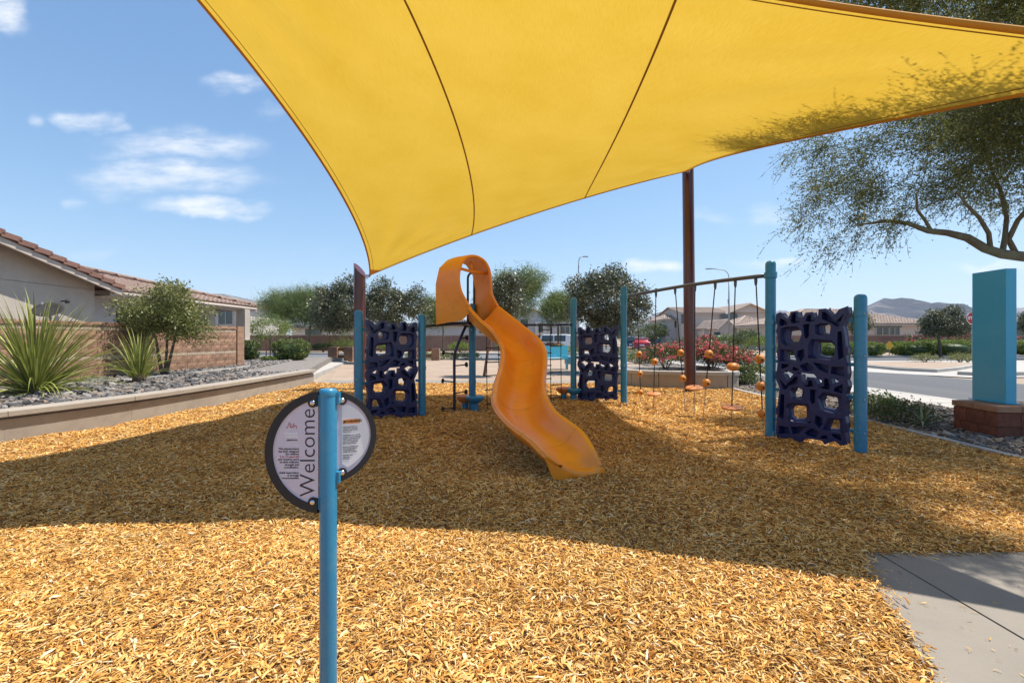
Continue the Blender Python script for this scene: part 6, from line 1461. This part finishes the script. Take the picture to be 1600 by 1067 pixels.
car('parked_car', 'red car driving away far down the road behind the rope bridge', 1001, 55, -.13, 4.4, 1.78, 1.42, R(4), 'car_red', 'sedan')
car('parked_car', 'white SUV parked beyond the plaza behind the rope ladder', 858, 45, -.12, 4.9, 1.95, 1.75, R(78), 'car_white', 'suv')
car('parked_car', 'white car parked in front of the two-storey house right of the maroon mast', 1109, 56, -.02, 4.6, 1.85, 1.6, R(30), 'car_white', 'suv')
car('parked_car', 'dark car at the left roadside behind the rightmost post of the small climbing wall', 984, 62, -.12, 4.5, 1.8, 1.6, R(5), 'car_dark', 'suv')
car('parked_car', 'small dark blue car beyond the red car', 1012, 76, -.12, 4.5, 1.8, 1.6, R(5), 'car_blue', 'suv')
car('parked_car', 'dark car right of the red car in front of the far trees', 1019, 88, -.12, 4.4, 1.8, 1.5, R(5), 'car_dark', 'suv')

# ------------------------------------------------------------------ mountains
def ridge(name, pts, Y, seed, depth=.35):
    rs = random.Random(seed); P = []
    for i in range(len(pts)-1):
        for k in range(8):
            t = k/8; P.append((pts[i][0]*(1-t)+pts[i+1][0]*t, pts[i][1]*(1-t)+pts[i+1][1]*t + rs.uniform(-1.5,1.5)*(1 if 0 < k < 8 else 0)))
    P.append(pts[-1]); m = M(); NR = 16; n = len(P)
    for j in range(NR):
        f = j/(NR-1)
        for i, (px, py) in enumerate(P):
            a = at(px, py, Y); fold = math.sin(i*1.1+seed)*.5 + math.sin(i*.47+seed*2)*.7 + rs.uniform(-.25,.25)
            z = a.z*(1-f)**1.25 - 2*f; m.v.append((a.x + rs.uniform(-4,4)*f, Y - Y*depth*f*(1 + .22*fold*(1-f)), max(-2, z*(1 + .22*fold*math.sin(math.pi*f)*rs.uniform(.5,1.2)) + (a.z*.05*rs.uniform(-1,1) if 0 < f < .95 else 0))))
    m.f = [(j*n+i, j*n+i+1, (j+1)*n+i+1, (j+1)*n+i) for j in range(NR-1) for i in range(n-1)]
    k = len(m.v)
    for i, (px, py) in enumerate(P): a = at(px, py, Y); m.v.append((a.x, Y*1.3, -2))
    m.f += [(i, k+i, k+i+1, i+1) for i in range(n-1)]
    return struct(m.obj(name, MT['rock_far']))
ridge('mountain', [(1290,524),(1325,505),(1345,490),(1362,484),(1376,469),(1384,466),(1396,470),(1410,468),(1424,471),(1436,474),(1446,477),(1462,486),(1478,489),(1490,494),(1505,500),(1530,512),(1560,524)], 2600, 3)
ridge('mountain_range', [(1440,522),(1480,505),(1505,488),(1525,482),(1560,486),(1600,480),(1660,470),(1720,488),(1800,515)], 3600, 7)
ridge('mountain_range', [(985,520),(1005,503),(1020,492),(1032,488),(1045,492),(1058,500),(1075,508),(1110,505),(1160,498),(1205,488),(1222,485),(1240,490),(1262,492),(1285,489),(1300,498),(1330,505),(1370,515)], 4200, 5)

# ------------------------------------------------------------------ the air: far things fade
hz = bpy.data.materials.new('dusty_air'); hz.use_nodes = True; hn, hl = hz.node_tree.nodes, hz.node_tree.links; hn.remove(hn['Principled BSDF'])
pv = hn.new('ShaderNodeVolumePrincipled'); pv.inputs['Color'].default_value = (.60,.76,.95,1); pv.inputs['Density'].default_value = HAZE; pv.inputs['Anisotropy'].default_value = .2
hl.new(pv.outputs[0], hn['Material Output'].inputs['Volume'])
m = M(); m.box((0, 2600, 225), (11600, 6200, 453)); stuff(m.obj('haze', hz))
